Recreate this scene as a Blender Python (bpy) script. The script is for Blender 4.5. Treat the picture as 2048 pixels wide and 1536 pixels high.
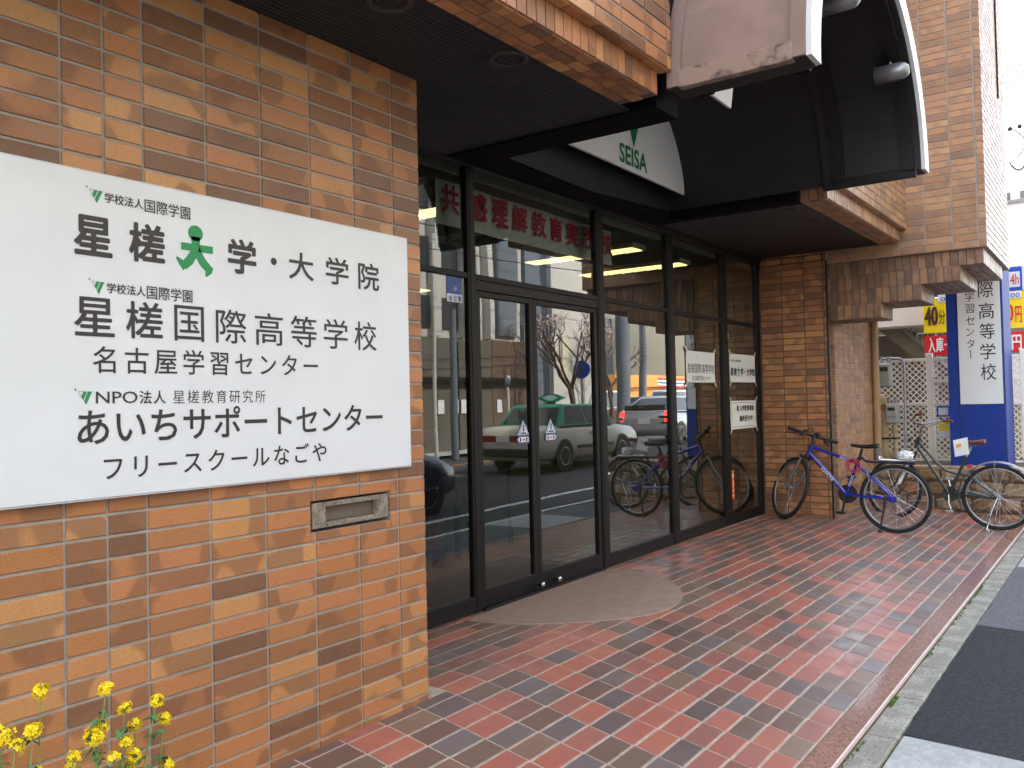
import bpy, bmesh, math, random
from math import sin, cos, pi, radians, sqrt, atan2
from mathutils import Vector, Matrix, noise as mnoise

for _o in list(bpy.data.objects):
    bpy.data.objects.remove(_o, do_unlink=True)
SC = bpy.context.scene
COL = SC.collection
rnd = random.Random(7)

# ------------------------------------------------------------------ camera
cam_d = bpy.data.cameras.new('camera')
cam_d.sensor_width = 36.0
cam_d.lens = 36.0 * 1720.0 / 2048.0
cam_d.clip_start = 0.05
cam_d.clip_end = 2000
cam = bpy.data.objects.new('camera', cam_d)
COL.objects.link(cam)
CR = Vector((0.57879, -0.815166, -0.022492))
CU = Vector((-0.005983, -0.031826, 0.999476))
CF = Vector((0.815454, 0.578352, 0.023298))
CP = Vector((-2.9538, -2.5986, 1.3047))
cam.matrix_world = Matrix(((CR.x, CU.x, -CF.x, CP.x), (CR.y, CU.y, -CF.y, CP.y), (CR.z, CU.z, -CF.z, CP.z), (0, 0, 0, 1)))
SC.camera = cam

# ------------------------------------------------------------------ light
SUN_EL, SUN_AZ = radians(47), radians(14)      # azimuth measured from +Y towards +X
world = bpy.data.worlds.new('World')
SC.world = world
world.use_nodes = True
wn, wl = world.node_tree.nodes, world.node_tree.links
for n in list(wn): wn.remove(n)
sky = wn.new('ShaderNodeTexSky')
sky.sky_type = 'NISHITA'
sky.sun_disc = False
sky.sun_elevation = SUN_EL
sky.sun_rotation = SUN_AZ
sky.air_density = 1.0
sky.dust_density = 0.2
sky.ozone_density = 1.0
hs = wn.new('ShaderNodeHueSaturation')
hs.inputs['Saturation'].default_value = 0.42
bg = wn.new('ShaderNodeBackground')
bg.inputs['Strength'].default_value = 0.15
wo = wn.new('ShaderNodeOutputWorld')
wl.new(sky.outputs[0], hs.inputs['Color']); wl.new(hs.outputs[0], bg.inputs['Color']); wl.new(bg.outputs[0], wo.inputs['Surface'])
sun_d = bpy.data.lights.new('sun', 'SUN')
sun_d.energy = 2.0
sun_d.angle = radians(0.5)
sun_d.color = (1.0, 0.95, 0.88)
sun = bpy.data.objects.new('sun', sun_d)
COL.objects.link(sun)
sdir = Vector((sin(SUN_AZ) * cos(SUN_EL), cos(SUN_AZ) * cos(SUN_EL), sin(SUN_EL)))
sun.rotation_euler = sdir.to_track_quat('Z', 'Y').to_euler()
SC.view_settings.view_transform = 'Standard'
SC.view_settings.look = 'None'
SC.view_settings.exposure = 2.98
SC.view_settings.gamma = 1.0
SC.cycles.max_bounces = 10
SC.cycles.diffuse_bounces = 5
SC.cycles.transparent_max_bounces = 16
SC.cycles.sample_clamp_indirect = 6.0
SC.cycles.caustics_reflective = False
SC.cycles.caustics_refractive = False

# ------------------------------------------------------------------ materials
def srgb(r, g, b):
    f = lambda c: (c / 12.92 if c <= 0.04045 else ((c + 0.055) / 1.055) ** 2.4)
    return (f(r / 255), f(g / 255), f(b / 255), 1.0)
def new_mat(name):
    m = bpy.data.materials.new(name)
    m.use_nodes = True
    nt = m.node_tree
    return m, nt.nodes, nt.links, nt.nodes['Principled BSDF']
def mat(name, col, rough=0.5, metal=0.0, var=0.12, scale=30.0, bump=0.0, bscale=200.0, spec=0.5, emit=None, estr=0.0, coat=0.0):
    """plain surface with a little grime: colour varied by noise, optional fine bump"""
    m, N, L, P = new_mat(name)
    c = col if len(col) == 4 else (*col, 1)
    tc = N.new('ShaderNodeTexCoord')
    nz = N.new('ShaderNodeTexNoise'); nz.inputs['Scale'].default_value = scale; nz.inputs['Detail'].default_value = 6; nz.inputs['Roughness'].default_value = 0.65
    L.new(tc.outputs['Object'], nz.inputs['Vector'])
    mr = N.new('ShaderNodeMapRange'); mr.inputs['From Min'].default_value = 0.3; mr.inputs['From Max'].default_value = 0.7
    mr.inputs['To Min'].default_value = 1 - var; mr.inputs['To Max'].default_value = 1 + var
    L.new(nz.outputs['Fac'], mr.inputs['Value'])
    mx = N.new('ShaderNodeMix'); mx.data_type = 'RGBA'; mx.blend_type = 'MULTIPLY'; mx.inputs['Factor'].default_value = 1
    mx.inputs[6].default_value = c
    L.new(mr.outputs[0], mx.inputs[7])
    L.new(mx.outputs[2], P.inputs['Base Color'])
    P.inputs['Roughness'].default_value = rough
    P.inputs['Metallic'].default_value = metal
    P.inputs['Specular IOR Level'].default_value = spec
    P.inputs['Coat Weight'].default_value = coat
    if bump:
        n2 = N.new('ShaderNodeTexNoise'); n2.inputs['Scale'].default_value = bscale; n2.inputs['Detail'].default_value = 3
        L.new(tc.outputs['Object'], n2.inputs['Vector'])
        b = N.new('ShaderNodeBump'); b.inputs['Strength'].default_value = bump; b.inputs['Distance'].default_value = 0.004
        L.new(n2.outputs['Fac'], b.inputs['Height']); L.new(b.outputs[0], P.inputs['Normal'])
    if emit:
        P.inputs['Emission Color'].default_value = (*emit[:3], 1); P.inputs['Emission Strength'].default_value = estr
    return m
def tile_mat(name, stops, rough, smudge, smudge_col, speck=0.25, scale=9.0, bump=0.25, spec=0.5, coat=0.0):
    """glazed tile: every tile (mesh island) draws its own fired colour, with kiln smudges and fine speckle"""
    m, N, L, P = new_mat(name)
    tc = N.new('ShaderNodeTexCoord'); ge = N.new('ShaderNodeNewGeometry')
    cr = N.new('ShaderNodeValToRGB'); cr.color_ramp.interpolation = 'LINEAR'
    el = cr.color_ramp.elements
    while len(el) < len(stops): el.new(0.5)
    for e, (p, c) in zip(el, stops): e.position = p; e.color = c
    L.new(ge.outputs['Random Per Island'], cr.inputs['Fac'])
    off = N.new('ShaderNodeVectorMath'); off.operation = 'MULTIPLY_ADD'
    cmb = N.new('ShaderNodeCombineXYZ')
    for k in range(3): L.new(ge.outputs['Random Per Island'], cmb.inputs[k])
    L.new(cmb.outputs[0], off.inputs[0]); off.inputs[1].default_value = (37.3, 61.7, 23.9); L.new(tc.outputs['Object'], off.inputs[2])
    n1 = N.new('ShaderNodeTexNoise'); n1.inputs['Scale'].default_value = scale; n1.inputs['Detail'].default_value = 1.2; n1.inputs['Roughness'].default_value = 0.4
    L.new(off.outputs[0], n1.inputs['Vector'])
    r1 = N.new('ShaderNodeMapRange'); r1.interpolation_type = 'SMOOTHSTEP'; r1.inputs['From Min'].default_value = 0.5; r1.inputs['From Max'].default_value = 0.55; r1.inputs['To Max'].default_value = smudge
    L.new(n1.outputs['Fac'], r1.inputs['Value'])
    mx = N.new('ShaderNodeMix'); mx.data_type = 'RGBA'; L.new(r1.outputs[0], mx.inputs['Factor'])
    L.new(cr.outputs[0], mx.inputs[6]); mx.inputs[7].default_value = smudge_col
    n2 = N.new('ShaderNodeTexNoise'); n2.inputs['Scale'].default_value = 420; n2.inputs['Detail'].default_value = 2
    L.new(tc.outputs['Object'], n2.inputs['Vector'])
    r2 = N.new('ShaderNodeMapRange'); r2.inputs['From Min'].default_value = 0.3; r2.inputs['From Max'].default_value = 0.7
    r2.inputs['To Min'].default_value = 1 - speck; r2.inputs['To Max'].default_value = 1 + speck * 0.7
    L.new(n2.outputs['Fac'], r2.inputs['Value'])
    m2 = N.new('ShaderNodeMix'); m2.data_type = 'RGBA'; m2.blend_type = 'MULTIPLY'; m2.inputs['Factor'].default_value = 1
    L.new(mx.outputs[2], m2.inputs[6]); L.new(r2.outputs[0], m2.inputs[7])
    n3 = N.new('ShaderNodeTexNoise'); n3.inputs['Scale'].default_value = 1.3; n3.inputs['Detail'].default_value = 5
    L.new(tc.outputs['Object'], n3.inputs['Vector'])
    r3 = N.new('ShaderNodeMapRange'); r3.inputs['From Min'].default_value = 0.3; r3.inputs['From Max'].default_value = 0.7; r3.inputs['To Min'].default_value = 0.88; r3.inputs['To Max'].default_value = 1.08
    L.new(n3.outputs['Fac'], r3.inputs['Value'])
    m3 = N.new('ShaderNodeMix'); m3.data_type = 'RGBA'; m3.blend_type = 'MULTIPLY'; m3.inputs['Factor'].default_value = 1
    L.new(m2.outputs[2], m3.inputs[6]); L.new(r3.outputs[0], m3.inputs[7])
    L.new(m3.outputs[2], P.inputs['Base Color'])
    rr = N.new('ShaderNodeMapRange'); rr.inputs['From Min'].default_value = 0.3; rr.inputs['From Max'].default_value = 0.7
    rr.inputs['To Min'].default_value = rough - 0.08; rr.inputs['To Max'].default_value = rough + 0.14
    L.new(n1.outputs['Fac'], rr.inputs['Value']); L.new(rr.outputs[0], P.inputs['Roughness'])
    P.inputs['Specular IOR Level'].default_value = spec
    P.inputs['Coat Weight'].default_value = coat; P.inputs['Coat Roughness'].default_value = 0.2
    b = N.new('ShaderNodeBump'); b.inputs['Strength'].default_value = bump; b.inputs['Distance'].default_value = 0.0015
    n4 = N.new('ShaderNodeTexNoise'); n4.inputs['Scale'].default_value = 60; n4.inputs['Detail'].default_value = 5
    L.new(off.outputs[0], n4.inputs['Vector'])
    L.new(n4.outputs['Fac'], b.inputs['Height']); L.new(b.outputs[0], P.inputs['Normal'])
    return m
def two_tone(name, c1, c2, scale, lo=0.45, hi=0.6, rough=0.8, bump=0.4, bscale=180, detail=8, dist=0.004, c3=None, s3=300, spec=0.4):
    m, N, L, P = new_mat(name)
    tc = N.new('ShaderNodeTexCoord')
    nz = N.new('ShaderNodeTexNoise'); nz.inputs['Scale'].default_value = scale; nz.inputs['Detail'].default_value = detail; nz.inputs['Roughness'].default_value = 0.65
    L.new(tc.outputs['Object'], nz.inputs['Vector'])
    mr = N.new('ShaderNodeMapRange'); mr.inputs['From Min'].default_value = lo; mr.inputs['From Max'].default_value = hi
    L.new(nz.outputs['Fac'], mr.inputs['Value'])
    mx = N.new('ShaderNodeMix'); mx.data_type = 'RGBA'
    L.new(mr.outputs[0], mx.inputs['Factor']); mx.inputs[6].default_value = c1; mx.inputs[7].default_value = c2
    outc = mx.outputs[2]
    if c3:
        vo = N.new('ShaderNodeTexNoise'); vo.inputs['Scale'].default_value = s3; vo.inputs['Detail'].default_value = 2
        L.new(tc.outputs['Object'], vo.inputs['Vector'])
        m2 = N.new('ShaderNodeMapRange'); m2.inputs['From Min'].default_value = 0.58; m2.inputs['From Max'].default_value = 0.66
        L.new(vo.outputs['Fac'], m2.inputs['Value'])
        mx2 = N.new('ShaderNodeMix'); mx2.data_type = 'RGBA'; L.new(m2.outputs[0], mx2.inputs['Factor'])
        L.new(outc, mx2.inputs[6]); mx2.inputs[7].default_value = c3
        outc = mx2.outputs[2]
    L.new(outc, P.inputs['Base Color'])
    P.inputs['Roughness'].default_value = rough
    P.inputs['Specular IOR Level'].default_value = spec
    if bump:
        n2 = N.new('ShaderNodeTexNoise'); n2.inputs['Scale'].default_value = bscale; n2.inputs['Detail'].default_value = 4
        L.new(tc.outputs['Object'], n2.inputs['Vector'])
        b = N.new('ShaderNodeBump'); b.inputs['Strength'].default_value = bump; b.inputs['Distance'].default_value = dist
        L.new(n2.outputs['Fac'], b.inputs['Height']); L.new(b.outputs[0], P.inputs['Normal'])
    return m
def glass_mat(name, tint, ior=1.5, gain=1.7, rough=0.0, warp=0.0):
    m, N, L, P = new_mat(name)
    N.remove(P)
    out = N['Material Output']
    tr = N.new('ShaderNodeBsdfTransparent'); tr.inputs['Color'].default_value = (*tint, 1)
    gl = N.new('ShaderNodeBsdfGlossy'); gl.inputs['Roughness'].default_value = rough; gl.inputs['Color'].default_value = (1, 1, 1, 1)
    ge = N.new('ShaderNodeNewGeometry')
    fr = N.new('ShaderNodeFresnel'); fr.inputs['IOR'].default_value = ior
    mu = N.new('ShaderNodeMath'); mu.operation = 'MULTIPLY'; mu.use_clamp = True; mu.inputs[1].default_value = gain
    L.new(fr.outputs[0], mu.inputs[0])
    ms = N.new('ShaderNodeMixShader')
    L.new(mu.outputs[0], ms.inputs[0]); L.new(tr.outputs[0], ms.inputs[1]); L.new(gl.outputs[0], ms.inputs[2])
    L.new(ms.outputs[0], out.inputs['Surface'])
    if warp:
        tc = N.new('ShaderNodeTexCoord')
        nz = N.new('ShaderNodeTexNoise'); nz.inputs['Scale'].default_value = 1.1; nz.inputs['Detail'].default_value = 1.0
        L.new(tc.outputs['Object'], nz.inputs['Vector'])
        b = N.new('ShaderNodeBump'); b.inputs['Strength'].default_value = 1.0; b.inputs['Distance'].default_value = warp
        L.new(nz.outputs['Fac'], b.inputs['Height'])
        L.new(b.outputs[0], gl.inputs['Normal'])
    return m

M = {}
M['tile'] = tile_mat('wall_tile', [(0.0, srgb(118, 86, 64)), (0.08, srgb(140, 98, 68)), (0.16, srgb(166, 112, 72)), (0.5, srgb(184, 124, 76)), (0.7, srgb(188, 126, 84)), (0.86, srgb(196, 140, 88)), (1.0, srgb(202, 150, 96))], 0.42, 0.60, srgb(124, 86, 62), coat=0.08, scale=5)
M['tile_skylit'] = tile_mat('wall_tile_skylit', [(0.0, srgb(142, 112, 92)), (0.2, srgb(166, 124, 92)), (0.55, srgb(184, 138, 96)), (0.8, srgb(186, 140, 106)), (1.0, srgb(196, 154, 112))], 0.42, 0.4, srgb(138, 108, 92), coat=0.08)  # wall tile again, made paler: the skylight's brightness is put into its colour
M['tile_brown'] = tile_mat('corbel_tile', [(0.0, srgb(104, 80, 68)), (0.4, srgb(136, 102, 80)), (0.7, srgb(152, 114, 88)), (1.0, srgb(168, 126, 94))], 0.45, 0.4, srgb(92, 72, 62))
M['mortar'] = mat('wall_mortar', srgb(168, 162, 154), 0.9, var=0.16, scale=14, bump=0.4, bscale=300)
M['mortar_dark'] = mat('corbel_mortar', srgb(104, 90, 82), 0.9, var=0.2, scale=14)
M['floor_tile'] = tile_mat('floor_tile', [(0.0, srgb(104, 86, 80)), (0.10, srgb(116, 104, 104)), (0.20, srgb(122, 100, 88)), (0.34, srgb(116, 88, 80)), (0.46, srgb(138, 112, 94)), (0.56, srgb(132, 94, 86)), (0.66, srgb(154, 102, 92)), (0.82, srgb(172, 102, 88)), (1.0, srgb(178, 110, 90))], 0.38, 0.12, srgb(108, 88, 82), speck=0.10, scale=7, bump=0.12, coat=0.08)
M['grout'] = mat('floor_grout', srgb(180, 164, 148), 0.9, var=0.22, scale=22, bump=0.6, bscale=240)
M['granite'] = two_tone('border_granite', srgb(146, 110, 98), srgb(164, 128, 114), 50, rough=0.12, bump=0.0, c3=srgb(84, 66, 62), s3=95, spec=0.6)
M['granite_lip'] = mat('granite_lip', srgb(226, 206, 200), 0.4, var=0.1)
M['kerb'] = two_tone('kerb_concrete', srgb(150, 148, 138), srgb(174, 172, 162), 7, rough=0.95, bump=1.0, bscale=150, dist=0.005, c3=srgb(112, 108, 98), s3=90)
M['asphalt_new'] = two_tone('asphalt_patch', srgb(38, 38, 42), srgb(54, 54, 60), 40, rough=0.9, bump=1.0, bscale=160, dist=0.006, c3=srgb(76, 76, 82), s3=170)
M['asphalt_old'] = two_tone('asphalt_old', srgb(96, 96, 102), srgb(116, 116, 122), 40, rough=0.95, bump=1.0, bscale=160, dist=0.006, c3=srgb(140, 140, 144), s3=200)
M['pave'] = two_tone('pavement_concrete', srgb(172, 175, 174), srgb(190, 193, 192), 20, rough=0.95, bump=0.8, bscale=190, dist=0.004, c3=srgb(156, 160, 160), s3=160)
M['road'] = two_tone('road_asphalt', srgb(66, 65, 66), srgb(80, 79, 80), 12, rough=0.9, bump=0.6, bscale=120)
M['line'] = mat('road_paint', srgb(225, 225, 220), 0.8, var=0.15, scale=30)
M['line_o'] = mat('road_paint_orange', srgb(214, 140, 60), 0.8, var=0.15, scale=30)
M['mat_slab'] = two_tone('entrance_slab', srgb(154, 130, 118), srgb(164, 140, 128), 9, rough=0.75, bump=0.5, bscale=320, c3=srgb(140, 118, 108), s3=260)
M['soffit'] = mat('soffit_metal', srgb(20, 16, 16), 0.55, var=0.15, scale=6)
M['dark'] = mat('dark_bronze_metal', srgb(20, 18, 18), 0.5, 0.0, var=0.15, scale=18, spec=0.3)
M['soffit_edge'] = mat('soffit_edge_black', srgb(16, 13, 13), 0.85, var=0.1, spec=0.1)
M['bronze'] = mat('bronze_metal', srgb(30, 26, 25), 0.5, 0.0, var=0.12, scale=12, spec=0.3)
M['canopy'] = two_tone('canopy_panel', srgb(134, 112, 104), srgb(146, 122, 113), 3, rough=0.5, bump=0.05)
M['canopy_rust'] = two_tone('canopy_rim_stained', srgb(150, 126, 114), srgb(92, 76, 70), 11, 0.5, 0.62, rough=0.6, bump=0.1)
M['canopy_in'] = mat('canopy_lining', srgb(20, 19, 22), 0.6, var=0.1, scale=5)
M['white_trim'] = mat('white_fascia', srgb(214, 212, 212), 0.45, var=0.06, scale=4)
M['sign_white'] = mat('sign_white', srgb(226, 230, 234), 0.35, var=0.03, scale=3, coat=0.2)
M['sign_side'] = mat('sign_edge', srgb(205, 214, 226), 0.4, var=0.03)
M['ink'] = mat('sign_ink', srgb(52, 48, 50), 0.45, var=0.06)
M['ink_black'] = mat('black_ink', srgb(30, 28, 30), 0.5, var=0.06)
M['green'] = mat('sign_green', srgb(38, 142, 84), 0.45, var=0.05)
M['green_dk'] = mat('board_green', srgb(20, 110, 66), 0.45, var=0.05)
M['red_ink'] = mat('banner_red', srgb(196, 40, 62), 0.6, var=0.05)
M['banner'] = mat('banner_cloth', srgb(222, 222, 216), 0.7, var=0.05)
M['paper'] = mat('paper', srgb(236, 240, 240), 0.7, var=0.03, scale=6)
M['blue_st'] = mat('sticker_blue', srgb(46, 78, 160), 0.4, var=0.06)
M['ltblue'] = mat('sticker_light_blue', srgb(120, 180, 225), 0.4, var=0.05)
M['orange_st'] = mat('sticker_orange', srgb(240, 96, 30), 0.45, var=0.06)
M['stone_slot'] = two_tone('letter_slot_stone', srgb(128, 118, 106), srgb(152, 142, 128), 24, rough=0.8, bump=0.5, c3=srgb(92, 84, 76), s3=80)
M['slot_in'] = mat('letter_slot_flap', srgb(112, 102, 92), 0.5, 0.2, var=0.08)
M['glass'] = glass_mat('shop_glass', (0.70, 0.75, 0.72), 1.52, 2.1, warp=0.0016)
M['steel'] = mat('steel', srgb(190, 190, 192), 0.25, 1.0, var=0.08)
M['chrome'] = mat('chrome', srgb(215, 215, 218), 0.15, 1.0, var=0.05)
M['downlight'] = mat('downlight_trim', srgb(60, 54, 52), 0.5, 0.2)
M['alu'] = mat('grey_aluminium', srgb(150, 150, 154), 0.4, 0.7, var=0.12)
M['black'] = mat('black_paint', srgb(26, 26, 28), 0.35, var=0.1)
M['rubber'] = mat('tyre_rubber', srgb(32, 32, 34), 0.8, var=0.2, scale=40)
M['plastic'] = mat('black_plastic', srgb(34, 34, 36), 0.5, var=0.1)
M['blue_fr'] = mat('blue_frame_paint', srgb(26, 42, 158), 0.25, 0.1, var=0.08, coat=0.6)
M['green_fr'] = mat('dark_green_frame_paint', srgb(38, 48, 42), 0.35, 0.1, var=0.2, scale=60, coat=0.3)
M['rust'] = two_tone('rusty_metal', srgb(110, 74, 52), srgb(150, 140, 132), 60, rough=0.6, bump=0.3)
M['leather'] = mat('brown_leather', srgb(112, 66, 48), 0.5, var=0.2, scale=40)
M['pink'] = mat('red_cable', srgb(196, 42, 76), 0.35, var=0.1)
M['bag'] = mat('white_plastic_bag', srgb(235, 237, 242), 0.35, var=0.04)
M['reflector'] = mat('red_reflector', srgb(190, 30, 30), 0.2, var=0.05)
M['pipe'] = mat('beige_pipe', srgb(168, 140, 104), 0.55, var=0.1, scale=5)
M['pipe_gas'] = two_tone('gas_pipe_paint', srgb(176, 158, 124), srgb(160, 140, 106), 9, rough=0.6, bump=0.1)
M['meter'] = mat('gas_meter_grey', srgb(150, 154, 154), 0.45, var=0.08)
M['valve'] = mat('brass_valve', srgb(150, 100, 62), 0.5, 0.5, var=0.2)
M['stone'] = tile_mat('rubble_stone', [(0, srgb(128, 108, 86)), (0.3, srgb(156, 132, 102)), (0.55, srgb(168, 150, 126)), (0.75, srgb(170, 122, 86)), (1, srgb(186, 172, 150))], 0.85, 0.6, srgb(120, 92, 66), speck=0.3, scale=8, bump=1.0)
M['soil'] = two_tone('bed_soil', srgb(92, 80, 64), srgb(120, 108, 88), 14, rough=1, bump=1, bscale=60, dist=0.02)
M['pylon'] = mat('pylon_blue', srgb(34, 62, 150), 0.6, var=0.07, scale=4, spec=0.2)
M['yellow'] = mat('sign_yellow', srgb(250, 222, 20), 0.45, var=0.03)
M['red_sign'] = mat('sign_red', srgb(216, 30, 40), 0.45, var=0.03)
M['blue_sign'] = mat('sign_blue', srgb(30, 80, 190), 0.45, var=0.03)
M['brown_ink'] = mat('sign_brown_ink', srgb(74, 46, 40), 0.5, var=0.03)
M['fence'] = mat('white_fence', srgb(246, 240, 226), 0.5, var=0.06)
M['white_wall'] = mat('white_wall', srgb(244, 240, 230), 0.7, var=0.06, scale=2)
M['siding'] = mat('pale_siding', srgb(246, 240, 236), 0.6, var=0.04, scale=2)
M['grey_wall'] = mat('grey_wall', srgb(128, 124, 116), 0.8, var=0.1, scale=3)
M['int_wall'] = mat('interior_wall', srgb(120, 120, 112), 0.8, var=0.04)
M['int_ceil'] = mat('interior_ceiling', srgb(140, 140, 130), 0.85, var=0.04)
M['int_floor'] = two_tone('interior_carpet_green', srgb(46, 82, 72), srgb(58, 96, 84), 30, rough=0.8, bump=0.2)
M['int_floor_y'] = two_tone('interior_carpet_ochre', srgb(112, 106, 74), srgb(128, 120, 84), 30, rough=0.8, bump=0.2)
M['int_mat'] = two_tone('interior_doormat', srgb(28, 27, 30), srgb(38, 36, 40), 50, rough=0.9, bump=0.6)
M['lamp'] = mat('fluorescent_tube', srgb(255, 240, 150), 0.5, var=0.0, emit=(1.0, 0.86, 0.36), estr=0.34)
M['leaf'] = two_tone('rape_leaf', srgb(70, 112, 68), srgb(104, 146, 92), 40, rough=0.6, bump=0.1)
M['stem'] = mat('rape_stem', srgb(122, 150, 84), 0.6, var=0.15)
M['petal'] = mat('rape_petal', srgb(250, 220, 12), 0.55, var=0.08, scale=120)
M['bud'] = mat('rape_bud', srgb(196, 190, 30), 0.6, var=0.1, scale=120)
M['weed'] = two_tone('weed_leaf', srgb(76, 110, 52), srgb(112, 142, 72), 60, rough=0.7, bump=0)
M['moss'] = two_tone('moss_line', srgb(84, 92, 54), srgb(70, 64, 52), 30, rough=1, bump=0.6)
# street across the road
M['panel_dark'] = mat('dark_wall_panel', srgb(104, 98, 86), 0.6, var=0.12, scale=1.5)
M['panel_brown'] = mat('brown_wall_panel', srgb(112, 88, 74), 0.6, var=0.1, scale=1.5)
M['win_dark'] = mat('window_glass_dark', srgb(60, 66, 68), 0.08, var=0.1, scale=0.6, spec=0.8)
M['con_white'] = mat('white_render', srgb(206, 202, 192), 0.75, var=0.05, scale=0.8)
M['con_cream'] = mat('cream_render', srgb(220, 208, 176), 0.75, var=0.05, scale=0.8)
M['con_grey'] = mat('grey_render', srgb(112, 118, 128), 0.75, var=0.06, scale=0.8)
M['pinkwall'] = mat('pink_render', srgb(214, 170, 150), 0.75, var=0.06, scale=0.8)
M['redroof'] = mat('red_roof_tile', srgb(180, 62, 52), 0.6, var=0.12, scale=2)
M['store_or'] = mat('store_orange', srgb(236, 160, 70), 0.5, var=0.04)
M['store_red'] = mat('store_red_stripe', srgb(206, 60, 50), 0.5, var=0.04)
M['store_gr'] = mat('store_green_stripe', srgb(40, 120, 84), 0.5, var=0.04)
M['bark'] = two_tone('bark', srgb(76, 64, 54), srgb(98, 86, 74), 8, rough=0.95, bump=0.8, bscale=30, dist=0.02)
M['blossom'] = mat('blossom', srgb(224, 200, 194), 0.8, var=0.15, scale=10)
M['pole'] = mat('grey_pole', srgb(110, 118, 126), 0.6, var=0.1, scale=6)
M['pole_w'] = mat('white_post', srgb(214, 210, 198), 0.5, var=0.08, scale=8)
M['taxi_green'] = mat('taxi_green_paint', srgb(24, 140, 108), 0.25, var=0.04, coat=0.6)
M['taxi_white'] = mat('taxi_white_paint', srgb(196, 192, 176), 0.3, var=0.04, coat=0.6)
M['silver'] = mat('silver_paint', srgb(176, 178, 182), 0.3, 0.5, var=0.03, coat=0.5)
M['car_white'] = mat('white_car_paint', srgb(230, 230, 228), 0.3, var=0.03, coat=0.5)
M['car_dark'] = mat('dark_car_paint', srgb(36, 42, 62), 0.25, var=0.04, coat=0.6)
M['car_glass'] = mat('car_glass', srgb(40, 46, 48), 0.05, var=0.05, spec=0.9)
M['tail'] = mat('tail_lamp', srgb(200, 24, 20), 0.2, var=0.05, emit=(1.0, 0.05, 0.03), estr=1.2)
M['tail_off'] = mat('tail_lamp_unlit', srgb(150, 26, 26), 0.2, var=0.05)
M['lamp_lens'] = mat('head_lamp', srgb(225, 225, 225), 0.1, var=0.03)
M['plate'] = mat('number_plate', srgb(236, 236, 226), 0.4, var=0.03)
M['wood'] = mat('brown_board', srgb(96, 64, 50), 0.6, var=0.15, scale=8)
M['table'] = mat('dark_table', srgb(40, 38, 38), 0.5, var=0.1)
M['wire'] = mat('cable_black', srgb(36, 36, 38), 0.6, var=0.05)

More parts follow.
